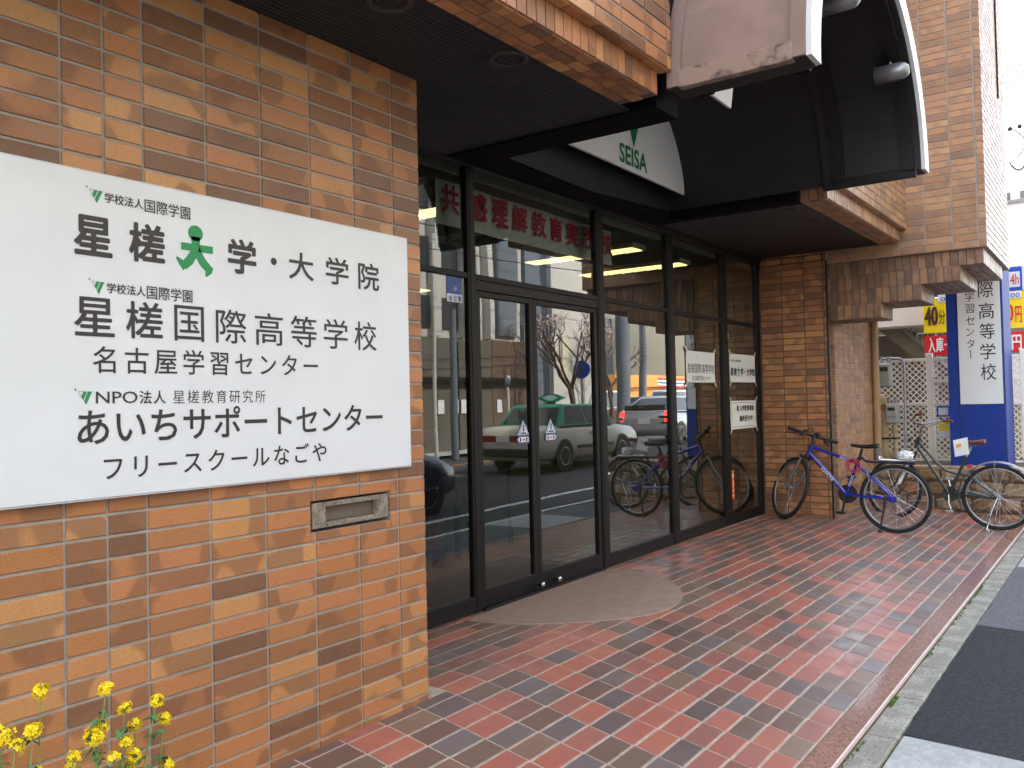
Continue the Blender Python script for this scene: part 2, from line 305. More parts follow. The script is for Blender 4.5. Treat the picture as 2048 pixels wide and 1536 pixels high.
# ------------------------------------------------------------------ mesh building
class MB:
    """collects shapes and links them as ONE mesh object"""
    def __init__(s): s.v = []; s.f = []; s.m = []; s.sm = []
    def add(s, verts, faces, mi=0, smooth=False):
        o = len(s.v); s.v += [tuple(p) for p in verts]
        for f in faces: s.f.append(tuple(o + i for i in f)); s.m.append(mi); s.sm.append(smooth)
    def box(s, a, b, mi=0):
        (x0, y0, z0), (x1, y1, z1) = a, b
        x0, x1 = min(x0, x1), max(x0, x1); y0, y1 = min(y0, y1), max(y0, y1); z0, z1 = min(z0, z1), max(z0, z1)
        s.add([(x0, y0, z0), (x1, y0, z0), (x1, y1, z0), (x0, y1, z0), (x0, y0, z1), (x1, y0, z1), (x1, y1, z1), (x0, y1, z1)],
              [(0, 3, 2, 1), (4, 5, 6, 7), (0, 1, 5, 4), (1, 2, 6, 5), (2, 3, 7, 6), (3, 0, 4, 7)], mi)
    def bbox(s, a, b, c=0.006, mi=0):
        """box with chamfered edges"""
        lo = [min(p, q) for p, q in zip(a, b)]; hi = [max(p, q) for p, q in zip(a, b)]
        c = min(c, *[(h - l) * 0.45 for l, h in zip(lo, hi)])
        V = []; F = []
        idx = {}
        for sx in (0, 1):
            for sy in (0, 1):
                for sz in (0, 1):
                    p = [hi[k] if t else lo[k] for k, t in enumerate((sx, sy, sz))]
                    for ax in range(3):
                        q = [p[k] + (0 if k == ax else (-c if (sx, sy, sz)[k] else c)) for k in range(3)]
                        idx[(sx, sy, sz, ax)] = len(V); V.append(q)
        def g(x, y, z, a): return idx[(x, y, z, a)]
        F += [(g(0, 0, 0, 0), g(0, 0, 1, 0), g(0, 1, 1, 0), g(0, 1, 0, 0)), (g(1, 0, 0, 0), g(1, 1, 0, 0), g(1, 1, 1, 0), g(1, 0, 1, 0)),
              (g(0, 0, 0, 1), g(1, 0, 0, 1), g(1, 0, 1, 1), g(0, 0, 1, 1)), (g(0, 1, 0, 1), g(0, 1, 1, 1), g(1, 1, 1, 1), g(1, 1, 0, 1)),
              (g(0, 0, 0, 2), g(0, 1, 0, 2), g(1, 1, 0, 2), g(1, 0, 0, 2)), (g(0, 0, 1, 2), g(1, 0, 1, 2), g(1, 1, 1, 2), g(0, 1, 1, 2))]
        for t in (0, 1):
            for u in (0, 1):
                F.append((g(0, t, u, 1), g(1, t, u, 1), g(1, t, u, 2), g(0, t, u, 2)))
                F.append((g(t, 0, u, 0), g(t, 1, u, 0), g(t, 1, u, 2), g(t, 0, u, 2)))
                F.append((g(t, u, 0, 0), g(t, u, 1, 0), g(t, u, 1, 1), g(t, u, 0, 1)))
        for x in (0, 1):
            for y in (0, 1):
                for z in (0, 1): F.append((g(x, y, z, 0), g(x, y, z, 1), g(x, y, z, 2)))
        s.add(V, F, mi)
    def tile(s, o, u, v, n, w, h, t=0.006, c=0.002, mi=0):
        """one tile: origin corner o, in-plane unit vectors u,v, outward normal n, size w x h, proud by t, chamfer c"""
        o, u, v, n = Vector(o), Vector(u), Vector(v), Vector(n)
        P = []
        for (a, b, d) in ((0, 0, 0), (w, 0, 0), (w, h, 0), (0, h, 0), (0, 0, t - c), (w, 0, t - c), (w, h, t - c), (0, h, t - c),
                          (c, c, t), (w - c, c, t), (w - c, h - c, t), (c, h - c, t)):
            P.append(o + u * a + v * b + n * d)
        s.add(P, [(0, 1, 5, 4), (1, 2, 6, 5), (2, 3, 7, 6), (3, 0, 4, 7), (4, 5, 9, 8), (5, 6, 10, 9), (6, 7, 11, 10), (7, 4, 8, 11), (8, 9, 10, 11)], mi)
    def tube(s, pts, r, seg=8, mi=0, cap=True, closed=False):
        pts = [Vector(p) for p in pts]
        n = len(pts)
        rs = r if isinstance(r, (list, tuple)) else [r] * n
        up = None; V = []; F = []
        for i, p in enumerate(pts):
            if closed: d = (pts[(i + 1) % n] - pts[i - 1])
            elif i == 0: d = pts[1] - pts[0]
            elif i == n - 1: d = pts[-1] - pts[-2]
            else: d = (pts[i + 1] - p).normalized() + (p - pts[i - 1]).normalized()
            d = d.normalized() if d.length > 1e-9 else Vector((0, 0, 1))
            if up is None:
                up = Vector((0, 0, 1)) if abs(d.z) < 0.9 else Vector((1, 0, 0))
            a = (up - d * up.dot(d))
            if a.length < 1e-6: a = d.orthogonal()
            a.normalize(); up = a; b = d.cross(a)
            for k in range(seg):
                t = 2 * pi * k / seg
                V.append(p + (a * cos(t) + b * sin(t)) * rs[i])
        m = n if closed else n - 1
        for i in range(m):
            j = (i + 1) % n
            for k in range(seg):
                l = (k + 1) % seg
                F.append((i * seg + k, i * seg + l, j * seg + l, j * seg + k))
        s.add(V, F, mi, True)
        if cap and not closed:
            s.add(V[:seg], [tuple(range(seg - 1, -1, -1))], mi); s.add(V[-seg:], [tuple(range(seg))], mi)
    def ring(s, c, axis, R, r, seg=48, sec=8, mi=0, a0=0, a1=2 * pi, flat=1.0):
        """torus (or arc) round axis"""
        c, ax = Vector(c), Vector(axis).normalized()
        e1 = ax.orthogonal().normalized() if abs(ax.z) > 0.99 else Vector((0, 0, 1)).cross(ax).normalized()
        e2 = ax.cross(e1)
        full = abs(a1 - a0 - 2 * pi) < 1e-6
        n = seg if full else seg + 1
        V = []; F = []
        for i in range(n):
            t = a0 + (a1 - a0) * i / seg
            rad = e1 * cos(t) + e2 * sin(t)
            for k in range(sec):
                q = 2 * pi * k / sec
                V.append(c + rad * (R + r * cos(q)) + ax * (r * flat * sin(q)))
        for i in range(seg):
            j = (i + 1) % n
            for k in range(sec):
                l = (k + 1) % sec
                F.append((i * sec + k, j * sec + k, j * sec + l, i * sec + l))
        s.add(V, F, mi, True)
    def cyl(s, a, b, r, seg=16, mi=0, r2=None):
        s.tube([a, b], [r, r if r2 is None else r2], seg, mi)
    def lathe(s, prof, c=(0, 0, 0), axis='Z', seg=24, mi=0):
        V = []; F = []
        for (r, h) in prof:
            for k in range(seg):
                t = 2 * pi * k / seg
                x, y = r * cos(t), r * sin(t)
                p = {'Z': (x, y, h), 'Y': (x, h, y), 'X': (h, x, y)}[axis]
                V.append((c[0] + p[0], c[1] + p[1], c[2] + p[2]))
        for i in range(len(prof) - 1):
            for k in range(seg):
                l = (k + 1) % seg
                F.append((i * seg + k, i * seg + l, (i + 1) * seg + l, (i + 1) * seg + k))
        s.add(V, F, mi, True)
    def prism(s, poly, n0, n1, f, mi=0):
        """polygon poly (2-D) swept from depth n0 to n1; f(a, b, n) -> point"""
        k = len(poly)
        V = [f(a, b, n0) for a, b in poly] + [f(a, b, n1) for a, b in poly]
        F = [tuple(range(k - 1, -1, -1)), tuple(range(k, 2 * k))] + [(i, (i + 1) % k, k + (i + 1) % k, k + i) for i in range(k)]
        s.add(V, F, mi)
    def quad(s, a, b, c, d, mi=0): s.add([a, b, c, d], [(0, 1, 2, 3)], mi)
    def build(s, name, mats, parent=None, loc=None, keep=False):
        me = bpy.data.meshes.new(name)
        off = Vector(loc) if loc is not None else Vector((0, 0, 0))
        me.from_pydata([tuple(Vector(p) - off) for p in s.v], [], s.f)
        for k in (mats if isinstance(mats, (list, tuple)) else [mats]): me.materials.append(k)
        me.polygons.foreach_set('material_index', s.m)
        me.polygons.foreach_set('use_smooth', s.sm)
        if not keep:
            bm = bmesh.new(); bm.from_mesh(me); bmesh.ops.recalc_face_normals(bm, faces=bm.faces); bm.to_mesh(me); bm.free()
        me.update()
        o = bpy.data.objects.new(name, me); COL.objects.link(o)
        if parent is not None:
            o.parent = parent; o.location = off - Vector(parent_world(parent))
        else: o.location = off
        return o
def parent_world(o):
    p = Vector((0, 0, 0))
    while o is not None: p += o.location; o = o.parent
    return p
def tag(o, label, cat, group=None):
    o['label'] = label; o['category'] = cat
    if group: o['group'] = group
    return o
def thing(name, label, cat, loc=(0, 0, 0), group=None):
    o = bpy.data.objects.new(name, None); COL.objects.link(o); o.location = loc; o.empty_display_size = 0.2
    return tag(o, label, cat, group)
def struct(o, kind='structure'):
    o['kind'] = kind; return o
def copy_tree(o, parent=None, loc=None):
    c = o.copy(); COL.objects.link(c); c.parent = parent
    if loc is not None: c.location = loc
    for ch in list(o.children): copy_tree(ch, c)
    return c

# lettering: outlines come from Blender's own built-in font, turned into flat raised meshes
_gl = {}
def glyph(ch):
    if ch in _gl: return _gl[ch]
    cu = bpy.data.curves.new('lettering_outline', 'FONT'); cu.body = ch; cu.size = 1.0; cu.resolution_u = 3
    ob = bpy.data.objects.new('lettering_outline', cu); COL.objects.link(ob)
    dg = bpy.context.evaluated_depsgraph_get(); dg.update()
    me = bpy.data.meshes.new_from_object(ob.evaluated_get(dg))
    V = [(v.co.x, v.co.y) for v in me.vertices]; F = [tuple(p.vertices) for p in me.polygons]
    bpy.data.objects.remove(ob, do_unlink=True); bpy.data.curves.remove(cu); bpy.data.meshes.remove(me)
    xs = [p[0] for p in V] or [0]; ys = [p[1] for p in V] or [0]
    _gl[ch] = (V, F, (min(xs), min(ys), max(xs), max(ys)))
    return _gl[ch]
def stamp(mb, P, F, f, r, mi):
    """outline points P (2-D) laid on the plane f(a, b); r > 0 thickens the strokes by stacked, shifted layers"""
    o = Vector(f(0, 0)); n = (Vector(f(1, 0)) - o).cross(Vector(f(0, 1)) - o).normalized()
    k = 8 if r > 0 else 0
    sh = [(0.0, 0.0)] + [(r * cos(2 * pi * i / k), r * sin(2 * pi * i / k)) for i in range(k)]
    for i, (dx, dy) in enumerate(sh):
        d = n * (0.00012 * i)
        mb.add([Vector(f(a + dx, b + dy)) + d for a, b in P], F, mi)
def put(mb, ch, box, f, bold=0.0, mi=0):
    """fit one character into box (a0, b0, a1, b1) of the plane f(a, b)"""
    V, F, (x0, y0, x1, y1) = glyph(ch)
    if not V: return
    a0, b0, a1, b1 = box
    r = max(0.0, bold) * min(a1 - a0, b1 - b0)
    a0 += r; b0 += r; a1 -= r; b1 -= r
    w, h = max(x1 - x0, 1e-4), max(y1 - y0, 1e-4)
    stamp(mb, [(a0 + (x - x0) / w * (a1 - a0), b0 + (y - y0) / h * (b1 - b0)) for x, y in V], F, f, r, mi)
def line(mb, txt, a0, a1, b0, b1, f, bold=0.0, mi=0, vertical=False):
    """run of full-width characters: equal cells, glyphs keep their own shape inside the cell (b0..b1 = ink height of a kanji)"""
    n = len(txt)
    cw = (a1 - a0) / (n - 0.12)
    H = (b1 - b0) / 0.92
    for i, ch in enumerate(txt):
        V, F, bb = glyph(ch)
        if not V: continue
        sx = cw if cw < H * 1.05 else H
        cx = a0 + cw * (i + 0.44)
        stamp(mb, [(cx + (x - 0.5) * sx, b0 + (y + 0.08) * H) for x, y in V], F, f, max(0.0, bold) * H, mi)
def latin(mb, txt, a0, a1, b0, b1, f, bold=0.0, mi=0):
    V, F, (x0, y0, x1, y1) = glyph(txt)
    stamp(mb, [(a0 + (x - x0) / (x1 - x0) * (a1 - a0), b0 + (y - y0) / (y1 - y0) * (b1 - b0)) for x, y in V], F, f, max(0.0, bold) * (b1 - b0), mi)
def fz(x, y):
    """height of the forecourt: level at the glass, falling towards the street, less so further along"""
    k = 0.194 - 0.010 * max(-3.5, min(9.0, x))
    return -k * (sqrt(y * y + 0.024) - y) / 2
def rz(x): return -0.345 + 0.0135 * max(-30, min(24, x))
SK = -0.018
def edge_y(x): return -1.405 + SK * x
# ------------------------------------------------------------------ ground and street
def strip(name, x0, x1, ylo, yhi, zf, m, dz=0.0, nx=60, kind='structure'):
    mb = MB()
    for i in range(nx):
        a = x0 + (x1 - x0) * i / nx; b = x0 + (x1 - x0) * (i + 1) / nx
        f = lambda v, x: v(x) if callable(v) else v
        mb.quad((a, f(ylo, a), zf(a) + dz), (b, f(ylo, b), zf(b) + dz), (b, f(yhi, b), zf(b) + dz), (a, f(yhi, a), zf(a) + dz))
    o = mb.build(name, m); struct(o, kind); return o
strip('ground', -400, 600, -500, 500, rz, mat('ground_dirt', srgb(120, 114, 104), 0.95, var=0.15, scale=0.6), -0.03, 100)
strip('road', -60, 200, -10.9, -2.75, rz, M['road'], -0.012, 60)
strip('pavement', -60, 1.50, -2.72, lambda x: edge_y(x) - 0.262, rz, M['pave'], 0.0, 60)
strip('pavement_concrete', 6.02, 7.1, -2.72, lambda x: edge_y(min(x, 9)) - 0.262, rz, M['pave'], 0.0, 60)
def patch(name, x0, x1, m, dz, seed):
    """asphalt with a ragged edge against the kerb and hand-cut ends"""
    r = random.Random(seed); mb = MB(); n = 90
    pts = []
    for i in range(n + 1):
        x = x0 + (x1 - x0) * i / n
        y = edge_y(x) - 0.255 + 0.007 * r.uniform(-1, 1) + 0.012 * mnoise.noise(Vector((x * 4, 1.3, seed)))
        pts.append((x, y))
    for i in range(n):
        (xa, ya), (xb, yb) = pts[i], pts[i + 1]
        mb.quad((xa - 0.08 * (ya + 2.72), -2.72, rz(xa) + dz), (xb - 0.08 * (yb + 2.72), -2.72, rz(xb) + dz), (xb, yb, rz(xb) + dz), (xa, ya, rz(xa) + dz))
    struct(mb.build(name, m))
patch('asphalt_patch', 1.505, 3.74, M['asphalt_new'], 0.004, 3)
patch('asphalt_old', 3.76, 6.02, M['asphalt_old'], 0.001, 5)
strip('footway_asphalt', 1.45, 60, -2.72, lambda x: edge_y(min(x, 9)) - 0.24, rz, M['asphalt_old'], -0.008, 12)
strip('edge_line', -60, 120, -3.66, -3.52, rz, M['line'], -0.006, 60)
strip('footway_line', -60, 120, -2.75, -2.66, rz, M['line'], 0.003, 60)
strip('centre_line', -60, 120, -9.3, -9.18, rz, M['line_o'], -0.006, 60)
strip('far_footway', -60, 120, -12.0, -10.9, rz, M['pave'], 0.08, 60)
# kerb stones: real step below the granite edge, cast in lengths
mb = MB()
x = -4.0
while x < 9.0:
    L_ = 0.60; a, b = x + 0.004, x + L_ - 0.004
    P = []
    for xx in (a, b):
        y0 = edge_y(xx) - 0.252; y1 = edge_y(xx) - 0.116
        P.append([(xx, y0, rz(xx) - 0.05), (xx, y0, rz(xx) + 0.010), (xx, y0 + 0.008, rz(xx) + 0.016), (xx, y1, rz(xx) + 0.012), (xx, y1, rz(xx) - 0.05)])
    mb.add(P[0] + P[1], [(0, 1, 6, 5), (1, 2, 7, 6), (2, 3, 8, 7), (3, 4, 9, 8), (0, 5, 9, 4), (0, 4, 3, 2, 1), (5, 6, 7, 8, 9)])
    x += L_
struct(mb.build('kerb', M['kerb']))
strip('kerb_gutter', -4, 9, lambda x: edge_y(x) - 0.275, lambda x: edge_y(x) - 0.09, rz, M['moss'], -0.004, 30)
# moss strip in the joint and little weeds
rw = random.Random(11)
mb = MB()
def blade(mb, p, ang, ln, wd, lean, mi=0):
    d = Vector((cos(ang), sin(ang), 0)); s = Vector((-sin(ang), cos(ang), 0)) * wd
    a = Vector(p); b = a + d * ln * lean * 0.5 + Vector((0, 0, ln * 0.6)); c = a + d * ln * lean + Vector((0, 0, ln * (1 - 0.35 * lean)))
    mb.add([a - s * 0.4, a + s * 0.4, b + s, b - s, c], [(0, 1, 2, 3), (3, 2, 4)], mi)
for k in range(150):
    xx = rw.choice([rw.uniform(0.5, 1.35), rw.uniform(0.5, 1.2), rw.gauss(2.95, 0.12), rw.gauss(3.9, 0.25), rw.gauss(4.6, 0.2), rw.gauss(1.9, 0.05), rw.gauss(5.0, 0.15)])
    yy = edge_y(xx) - 0.122 + rw.uniform(-0.012, 0.006)
    for q in range(rw.randint(2, 5)):
        blade(mb, (xx + rw.uniform(-.01, .01), yy, rz(xx) + 0.008), rw.uniform(0, 2 * pi), rw.uniform(0.008, 0.03), rw.uniform(0.002, 0.005), rw.uniform(0.4, 1.0))
o = mb.build('kerb_weeds', M['weed']); struct(o, 'stuff')

# forecourt
def slab_grid(name, x0, x1, m, dz, ys):
    mb = MB(); nx = 48
    for i in range(nx):
        a = x0 + (x1 - x0) * i / nx; b = x0 + (x1 - x0) * (i + 1) / nx
        for (p, q) in zip(ys[:-1], ys[1:]):
            P = []
            for xx, yy in ((a, p), (b, p), (b, q), (a, q)):
                y = yy(xx) if callable(yy) else yy
                P.append((xx, y, fz(xx, y) + dz))
            mb.quad(*P)
    return struct(mb.build(name, m))
slab_grid('forecourt_grout', -4.0, 8.75, M['grout'], -0.0022, [lambda x: edge_y(x), -1.1, -0.8, -0.6, -0.45, -0.32, -0.22, -0.14, -0.07, 0.0, 0.07, 0.14, 0.22, 0.32, 0.5, 0.8])
def inrug(x, y):
    return ((x - 2.07) / 0.90) ** 2 + ((y - 0.70) / 0.82) ** 2 < 1 and y < 0.72
mb = MB(); rt = random.Random(21)
PXT, PYT = 0.2252, 0.1116
def ftile(xa, xb, ya, yb):
    g = 0.0024
    P = []
    jz = rt.uniform(-0.0006, 0.0008)
    for xx, yy in ((xa, ya), (xb, ya), (xb, yb), (xa, yb)): P.append((xx, yy, fz(xx, yy) - 0.003))
    for xx, yy in ((xa, ya), (xb, ya), (xb, yb), (xa, yb)): P.append((xx, yy, fz(xx, yy) - 0.0008 + jz))
    for xx, yy in ((xa + g, ya + g), (xb - g, ya + g), (xb - g, yb - g), (xa + g, yb - g)): P.append((xx, yy, fz(xx, yy) + 0.0004 + jz))
    mb.add(P, [(0, 1, 5, 4), (1, 2, 6, 5), (2, 3, 7, 6), (3, 0, 4, 7), (4, 5, 9, 8), (5, 6, 10, 9), (6, 7, 11, 10), (7, 4, 8, 11), (8, 9, 10, 11)])
for j in range(0, 21):
    for i in range(-22, 37):
        xa = 0.802 + i * PXT + 0.005; xb = xa + PXT - 0.010
        if xb > 8.72 or xa < -4: continue
        y0 = -1.405 + j * PYT; ya = y0 + SK * xa + 0.006; yb = y0 + PYT + SK * xa - 0.006
        if xa < -0.01:
            if ya > -0.012: continue
            yb = min(yb, -0.004)
            xb2 = xb
        elif ya > 0.72: continue
        if yb - ya < 0.01: continue
        yb = min(yb, 0.745)
        if inrug((xa + xb) / 2, (ya + yb) / 2) and inrug(xa, ya) and inrug(xb, ya): continue
        ftile(xa, xb, ya, yb)
struct(mb.build('forecourt_tiles', M['floor_tile']))
# granite border stones along the street
mb = MB(); rg = random.Random(4)
x = -4.0
while x < 8.7:
    L_ = 0.60; a, b = x + 0.002, min(x + L_ - 0.002, 8.74)
    P = []
    for xx in (a, b):
        y1 = edge_y(xx) - 0.004; y0 = edge_y(xx) - 0.113
        P.append([(xx, y0, fz(xx, y0) - 0.09), (xx, y0, fz(xx, y0) - 0.002), (xx, y1, fz(xx, y1) + 0.0006), (xx, y1, fz(xx, y1) - 0.05)])
    mb.add(P[0] + P[1], [(0, 1, 5, 4), (1, 2, 6, 5), (2, 3, 7, 6), (0, 4, 7, 3), (0, 3, 2, 1), (4, 5, 6, 7)])
    # pale worn arris
    Q = []
    for xx in (a, b):
        y0 = edge_y(xx) - 0.1145
        Q.append([(xx, y0 - 0.0025, fz(xx, y0) - 0.018), (xx, y0 - 0.0025, fz(xx, y0) + 0.001), (xx, y0 + 0.006, fz(xx, y0) + 0.0024), (xx, y0 + 0.006, fz(xx, y0) - 0.018)])
    mb.add(Q[0] + Q[1], [(0, 1, 5, 4), (1, 2, 6, 5), (2, 3, 7, 6), (0, 3, 2, 1), (4, 5, 6, 7)], 1)
    x += L_
struct(mb.build('granite_border', [M['granite'], M['granite_lip']]))
# curved stone slab in front of the sliding doors
mb = MB(); 
NR, NA = 10, 48
def slab_pt(r, t, dz): 
    xx, yy = 2.07 + 0.92 * r * cos(t), 0.70 - (0.87 + 0.10 * cos(t)) * r * sin(t)
    return (xx, yy, fz(xx, yy) + dz)
for k in range(NA):
    t0, t1 = pi * k / NA, pi * (k + 1) / NA
    for q in range(NR):
        r0, r1 = q / NR, (q + 1) / NR
        if q == 0: mb.add([slab_pt(0, 0, 0.005), slab_pt(r1, t0, 0.005), slab_pt(r1, t1, 0.005)], [(0, 1, 2)])
        else: mb.quad(slab_pt(r0, t0, 0.005), slab_pt(r1, t0, 0.005), slab_pt(r1, t1, 0.005), slab_pt(r0, t1, 0.005))
    mb.quad(slab_pt(1, t0, 0.005), slab_pt(1.008, t0, -0.004), slab_pt(1.008, t1, -0.004), slab_pt(1, t1, 0.005))
o = mb.build('entrance_slab', M['mat_slab'], loc=(2.02, 0.3, 0)); tag(o, 'pinkish grey half-oval slab set into the tiles before the sliding doors', 'doorstep')

# ------------------------------------------------------------------ tiled school building
SB = thing('school_building', 'low orange-brown tiled school building with recessed glass entrance', 'building', (0, 0, 0))
PT, JT, ZR = 0.0697, 0.0098, 0.989
def sub_rects(r, h):
    """rectangle r minus rectangle h, as up to four rectangles"""
    a0, b0, a1, b1 = r; c0, d0, c1, d1 = h
    if c1 <= a0 or c0 >= a1 or d1 <= b0 or d0 >= b1: return [r]
    o = []
    if c0 > a0: o.append((a0, b0, c0, b1))
    if c1 < a1: o.append((c1, b0, a1, b1))
    m0, m1 = max(a0, c0), min(a1, c1)
    if d0 > b0: o.append((m0, b0, m1, d0))
    if d1 < b1: o.append((m0, d1, m1, b1))
    return o
def wall_tiles(mb, O, u, n, cols, zlo, zhi, zref=ZR, hole=None, t=0.006, mi=0, shear=0.0):
    O, u = Vector(O), Vector(u)
    k0 = math.floor((zlo - zref) / PT) - 1
    for (a0, a1) in cols:
        k = k0
        while True:
            z0 = zref + k * PT + JT / 2; z1 = z0 + PT - JT; k += 1
            if z0 >= zhi: break
            lo, hi = max(z0, zlo), min(z1, zhi)
            if hi - lo < 0.008: continue
            rs = [(a0, lo, a1, hi)]
            if hole: rs = [q for r in rs for q in sub_rects(r, hole)]
            for (p0, q0, p1, q1) in rs:
                if p1 - p0 < 0.012 or q1 - q0 < 0.008: continue
                jt = rnd.uniform(-0.0006, 0.0006)
                mb.tile(O + u * p0 + Vector((0, 0, q0)), u, (0, 0, 1), n, p1 - p0, q1 - q0, t + jt, 0.0022, mi)
def columns(a0, a1, pitch=0.237, joint=0.010, start=0.0):
    o = []; a = a0 + start
    while a < a1 - 0.02:
        o.append((a, min(a + pitch - joint, a1))); a += pitch
    return o
H = joint = 0.010
# front wall left of the entrance: column joints measured from the corner
edges = [0.0, -0.173, -0.410, -0.647, -0.884, -1.121, -1.358, -1.4925, -1.627]
while edges[-1] > -4.0: edges.append(edges[-1] - 0.237)
colsW = [(edges[i + 1] + 0.005, edges[i] - (0.0 if i == 0 else 0.005)) for i in range(len(edges) - 1)]
mb = MB()
SLOT = (-0.672, 0.818, -0.225, 0.942)
wall_tiles(mb, (0, 0, 0), (1, 0, 0), (0, -1, 0), colsW, -0.07, 2.90, hole=SLOT)
wall_tiles(mb, (0.0, 0, 0), (0, 1, 0), (1, 0, 0), [(0.005, 0.055), (0.065, 0.292), (0.302, 0.529), (0.539, 0.72)], -0.07, 2.90)
x0 = edges[-1]
for bx in (((x0, 0.0, -0.3), (-0.672, 0.35, 3.1)), ((-0.225, 0.0, -0.3), (0.0, 0.35, 3.1)), ((-0.672, 0.0, -0.3), (-0.225, 0.35, 0.818)), ((-0.672, 0.0, 0.942), (-0.225, 0.35, 3.1)), ((-0.6, 0.35, -0.3), (-0.002, 0.70, 3.1))):
    mb.box(bx[0], bx[1], 1)
mb.box((-0.672, 0.06, 0.818), (-0.225, 0.3, 0.942), 1)
mb.build('front_wall', [M['tile'], M['mortar']], SB)
# letter slot
fr = MB()
for a, b in (((-0.662, -0.004, 0.832), (-0.592, 0.05, 0.932)), ((-0.298, -0.004, 0.832), (-0.236, 0.05, 0.932)), ((-0.592, -0.0038, 0.832), (-0.298, 0.05, 0.851)), ((-0.592, -0.0038, 0.913), (-0.298, 0.05, 0.932))):
    fr.bbox(a, b, 0.002)
slot = fr.build('letter_slot', M['stone_slot'], SB)
fl = MB(); fl.bbox((-0.592, 0.026, 0.851), (-0.298, 0.04, 0.913), 0.003); fl.build('slot_flap', M['slot_in'], slot)

ZT = lambda x: 2.80 + 0.014 * x
def shear_build(mb, name, mats, parent):
    mb.v = [(x, y, z + 0.014 * x) for x, y, z in mb.v]
    return mb.build(name, mats, parent)
# soffit of thin dark metal ribs
for (xa, xb) in ((-4.0, 1.04), (3.96, 6.66)):
    mb = MB()
    y = -0.56; k = 0
    while y < 0.69:
        z = 2.80 + 0.004
        mb.add([(xa, y, z + 0.004), (xa, y + 0.006, z - 0.004), (xa, y + 0.019, z - 0.004), (xa, y + 0.025, z + 0.004), (xb, y, z + 0.004), (xb, y + 0.006, z - 0.004), (xb, y + 0.019, z - 0.004), (xb, y + 0.025, z + 0.004)],
               [(0, 4, 5, 1), (1, 5, 6, 2), (2, 6, 7, 3)])
        y += 0.025
    shear_build(mb, 'soffit', M['soffit'], SB)
mb = MB()   # flat dark border round the canopy opening
mb.box((1.04, -0.705, 2.79), (1.31, 0.66, 2.94)); mb.box((3.84, -0.56, 2.79), (3.96, 0.66, 3.0)); mb.box((1.31, 0.52, 2.79), (3.84, 0.66, 3.02))
shear_build(mb, 'soffit_border', M['soffit_edge'], SB)
# upper facade with soldier course beneath
for (xa, xb, st) in ((-4.0, 0.965, 0.055), (3.93, 6.668, 0.09)):
    mb = MB()
    wall_tiles(mb, (xa, -0.824, 0), (1, 0, 0), (0, -1, 0), columns(0.0, xb - xa, start=0.005 - st), 2.925, 6.2, zref=2.920)
    mb.box((xa, -0.824, 2.925), (xb, -0.5, 6.2), 1)
    # underside lip
    x = xa + 0.003
    while x < xb - 0.03:
        w = min(0.227, xb - x)
        mb.tile((x, -0.818, 2.925), (1, 0, 0), (0, 1, 0), (0, 0, -1), w, 0.050, 0.005, 0.002); x += 0.237
    shear_build(mb, 'upper_wall', [M['tile'] if xa < 0 else M['tile_skylit'], M['mortar']], SB)
    mb = MB()
    x = xa + 0.002
    while x < xb - 0.02:
        w = min(0.060, xb - 0.04 - x)
        if w > 0.01: mb.tile((x, -0.765, 2.804), (1, 0, 0), (0, 0, 1), (0, -1, 0), w, 0.117, 0.006, 0.002)
        x += 0.0675
    x = xa + 0.002; r2 = 0
    while x < xb - 0.05:
        for q, yy in enumerate((-0.765, -0.697, -0.629)):
            xs = x + (0.06 if q % 2 else 0)
            if xs + 0.12 < xb - 0.03: mb.tile((xs, yy + 0.003, 2.802), (1, 0, 0), (0, 1, 0), (0, 0, -1), 0.120, 0.060, 0.005, 0.002)
        x += 0.128
    for q in range(3):
        mb.tile((xb - 0.042 if xa < 0 else xa, -0.765 + q * 0.068 + 0.003, 2.804), (0, 1, 0), (0, 0, 1), (1, 0, 0) if xa < 0 else (-1, 0, 0), 0.060, 0.117, 0.005, 0.002)
    mb.box((xa, -0.765, 2.802), (xb - 0.042, -0.56, 2.9249), 1)
    shear_build(mb, 'soldier_course', [M['tile'] if xa < 0 else M['tile_skylit'], M['mortar_dark']], SB)
# recess side wall (far end) and pier
XR = 6.67
mb = MB()
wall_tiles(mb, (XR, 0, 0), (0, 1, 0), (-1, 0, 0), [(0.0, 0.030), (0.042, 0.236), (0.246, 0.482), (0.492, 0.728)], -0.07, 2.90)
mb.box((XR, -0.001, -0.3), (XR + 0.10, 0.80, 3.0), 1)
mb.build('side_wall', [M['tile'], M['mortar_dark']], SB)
mb = MB(); mb.bbox((XR - 0.011, -0.014, -0.02), (XR + 0.006, 0.004, 2.80), 0.003); mb.build('corner_bead', M['bronze'], SB)
mb = MB(); mb.box((XR + 0.1, 0.05, -0.3), (6.93, 0.3, 2.9))
mb.build('wall_groove', mat('groove_brown', srgb(70, 52, 46), 0.7), SB)
mb = MB()
wall_tiles(mb, (6.93, 0, 0), (1, 0, 0), (0, -1, 0), [(0.0, 0.10)] + columns(0.11, 2.05), -0.05, 2.50, zref=ZR)
wall_tiles(mb, (6.93, 0, 0), (0, 1, 0), (-1, 0, 0), [(0.0, 0.05)], -0.05, 2.5)
wall_tiles(mb, (8.98, 0, 0), (0, 1, 0), (1, 0, 0), columns(0.0, 3.0), -0.05, 2.5)
mb.box((6.93, 0.0, -0.3), (8.98, 3.0, 2.6), 1)
mb.build('pier', [M['tile_skylit'], M['mortar']], SB)
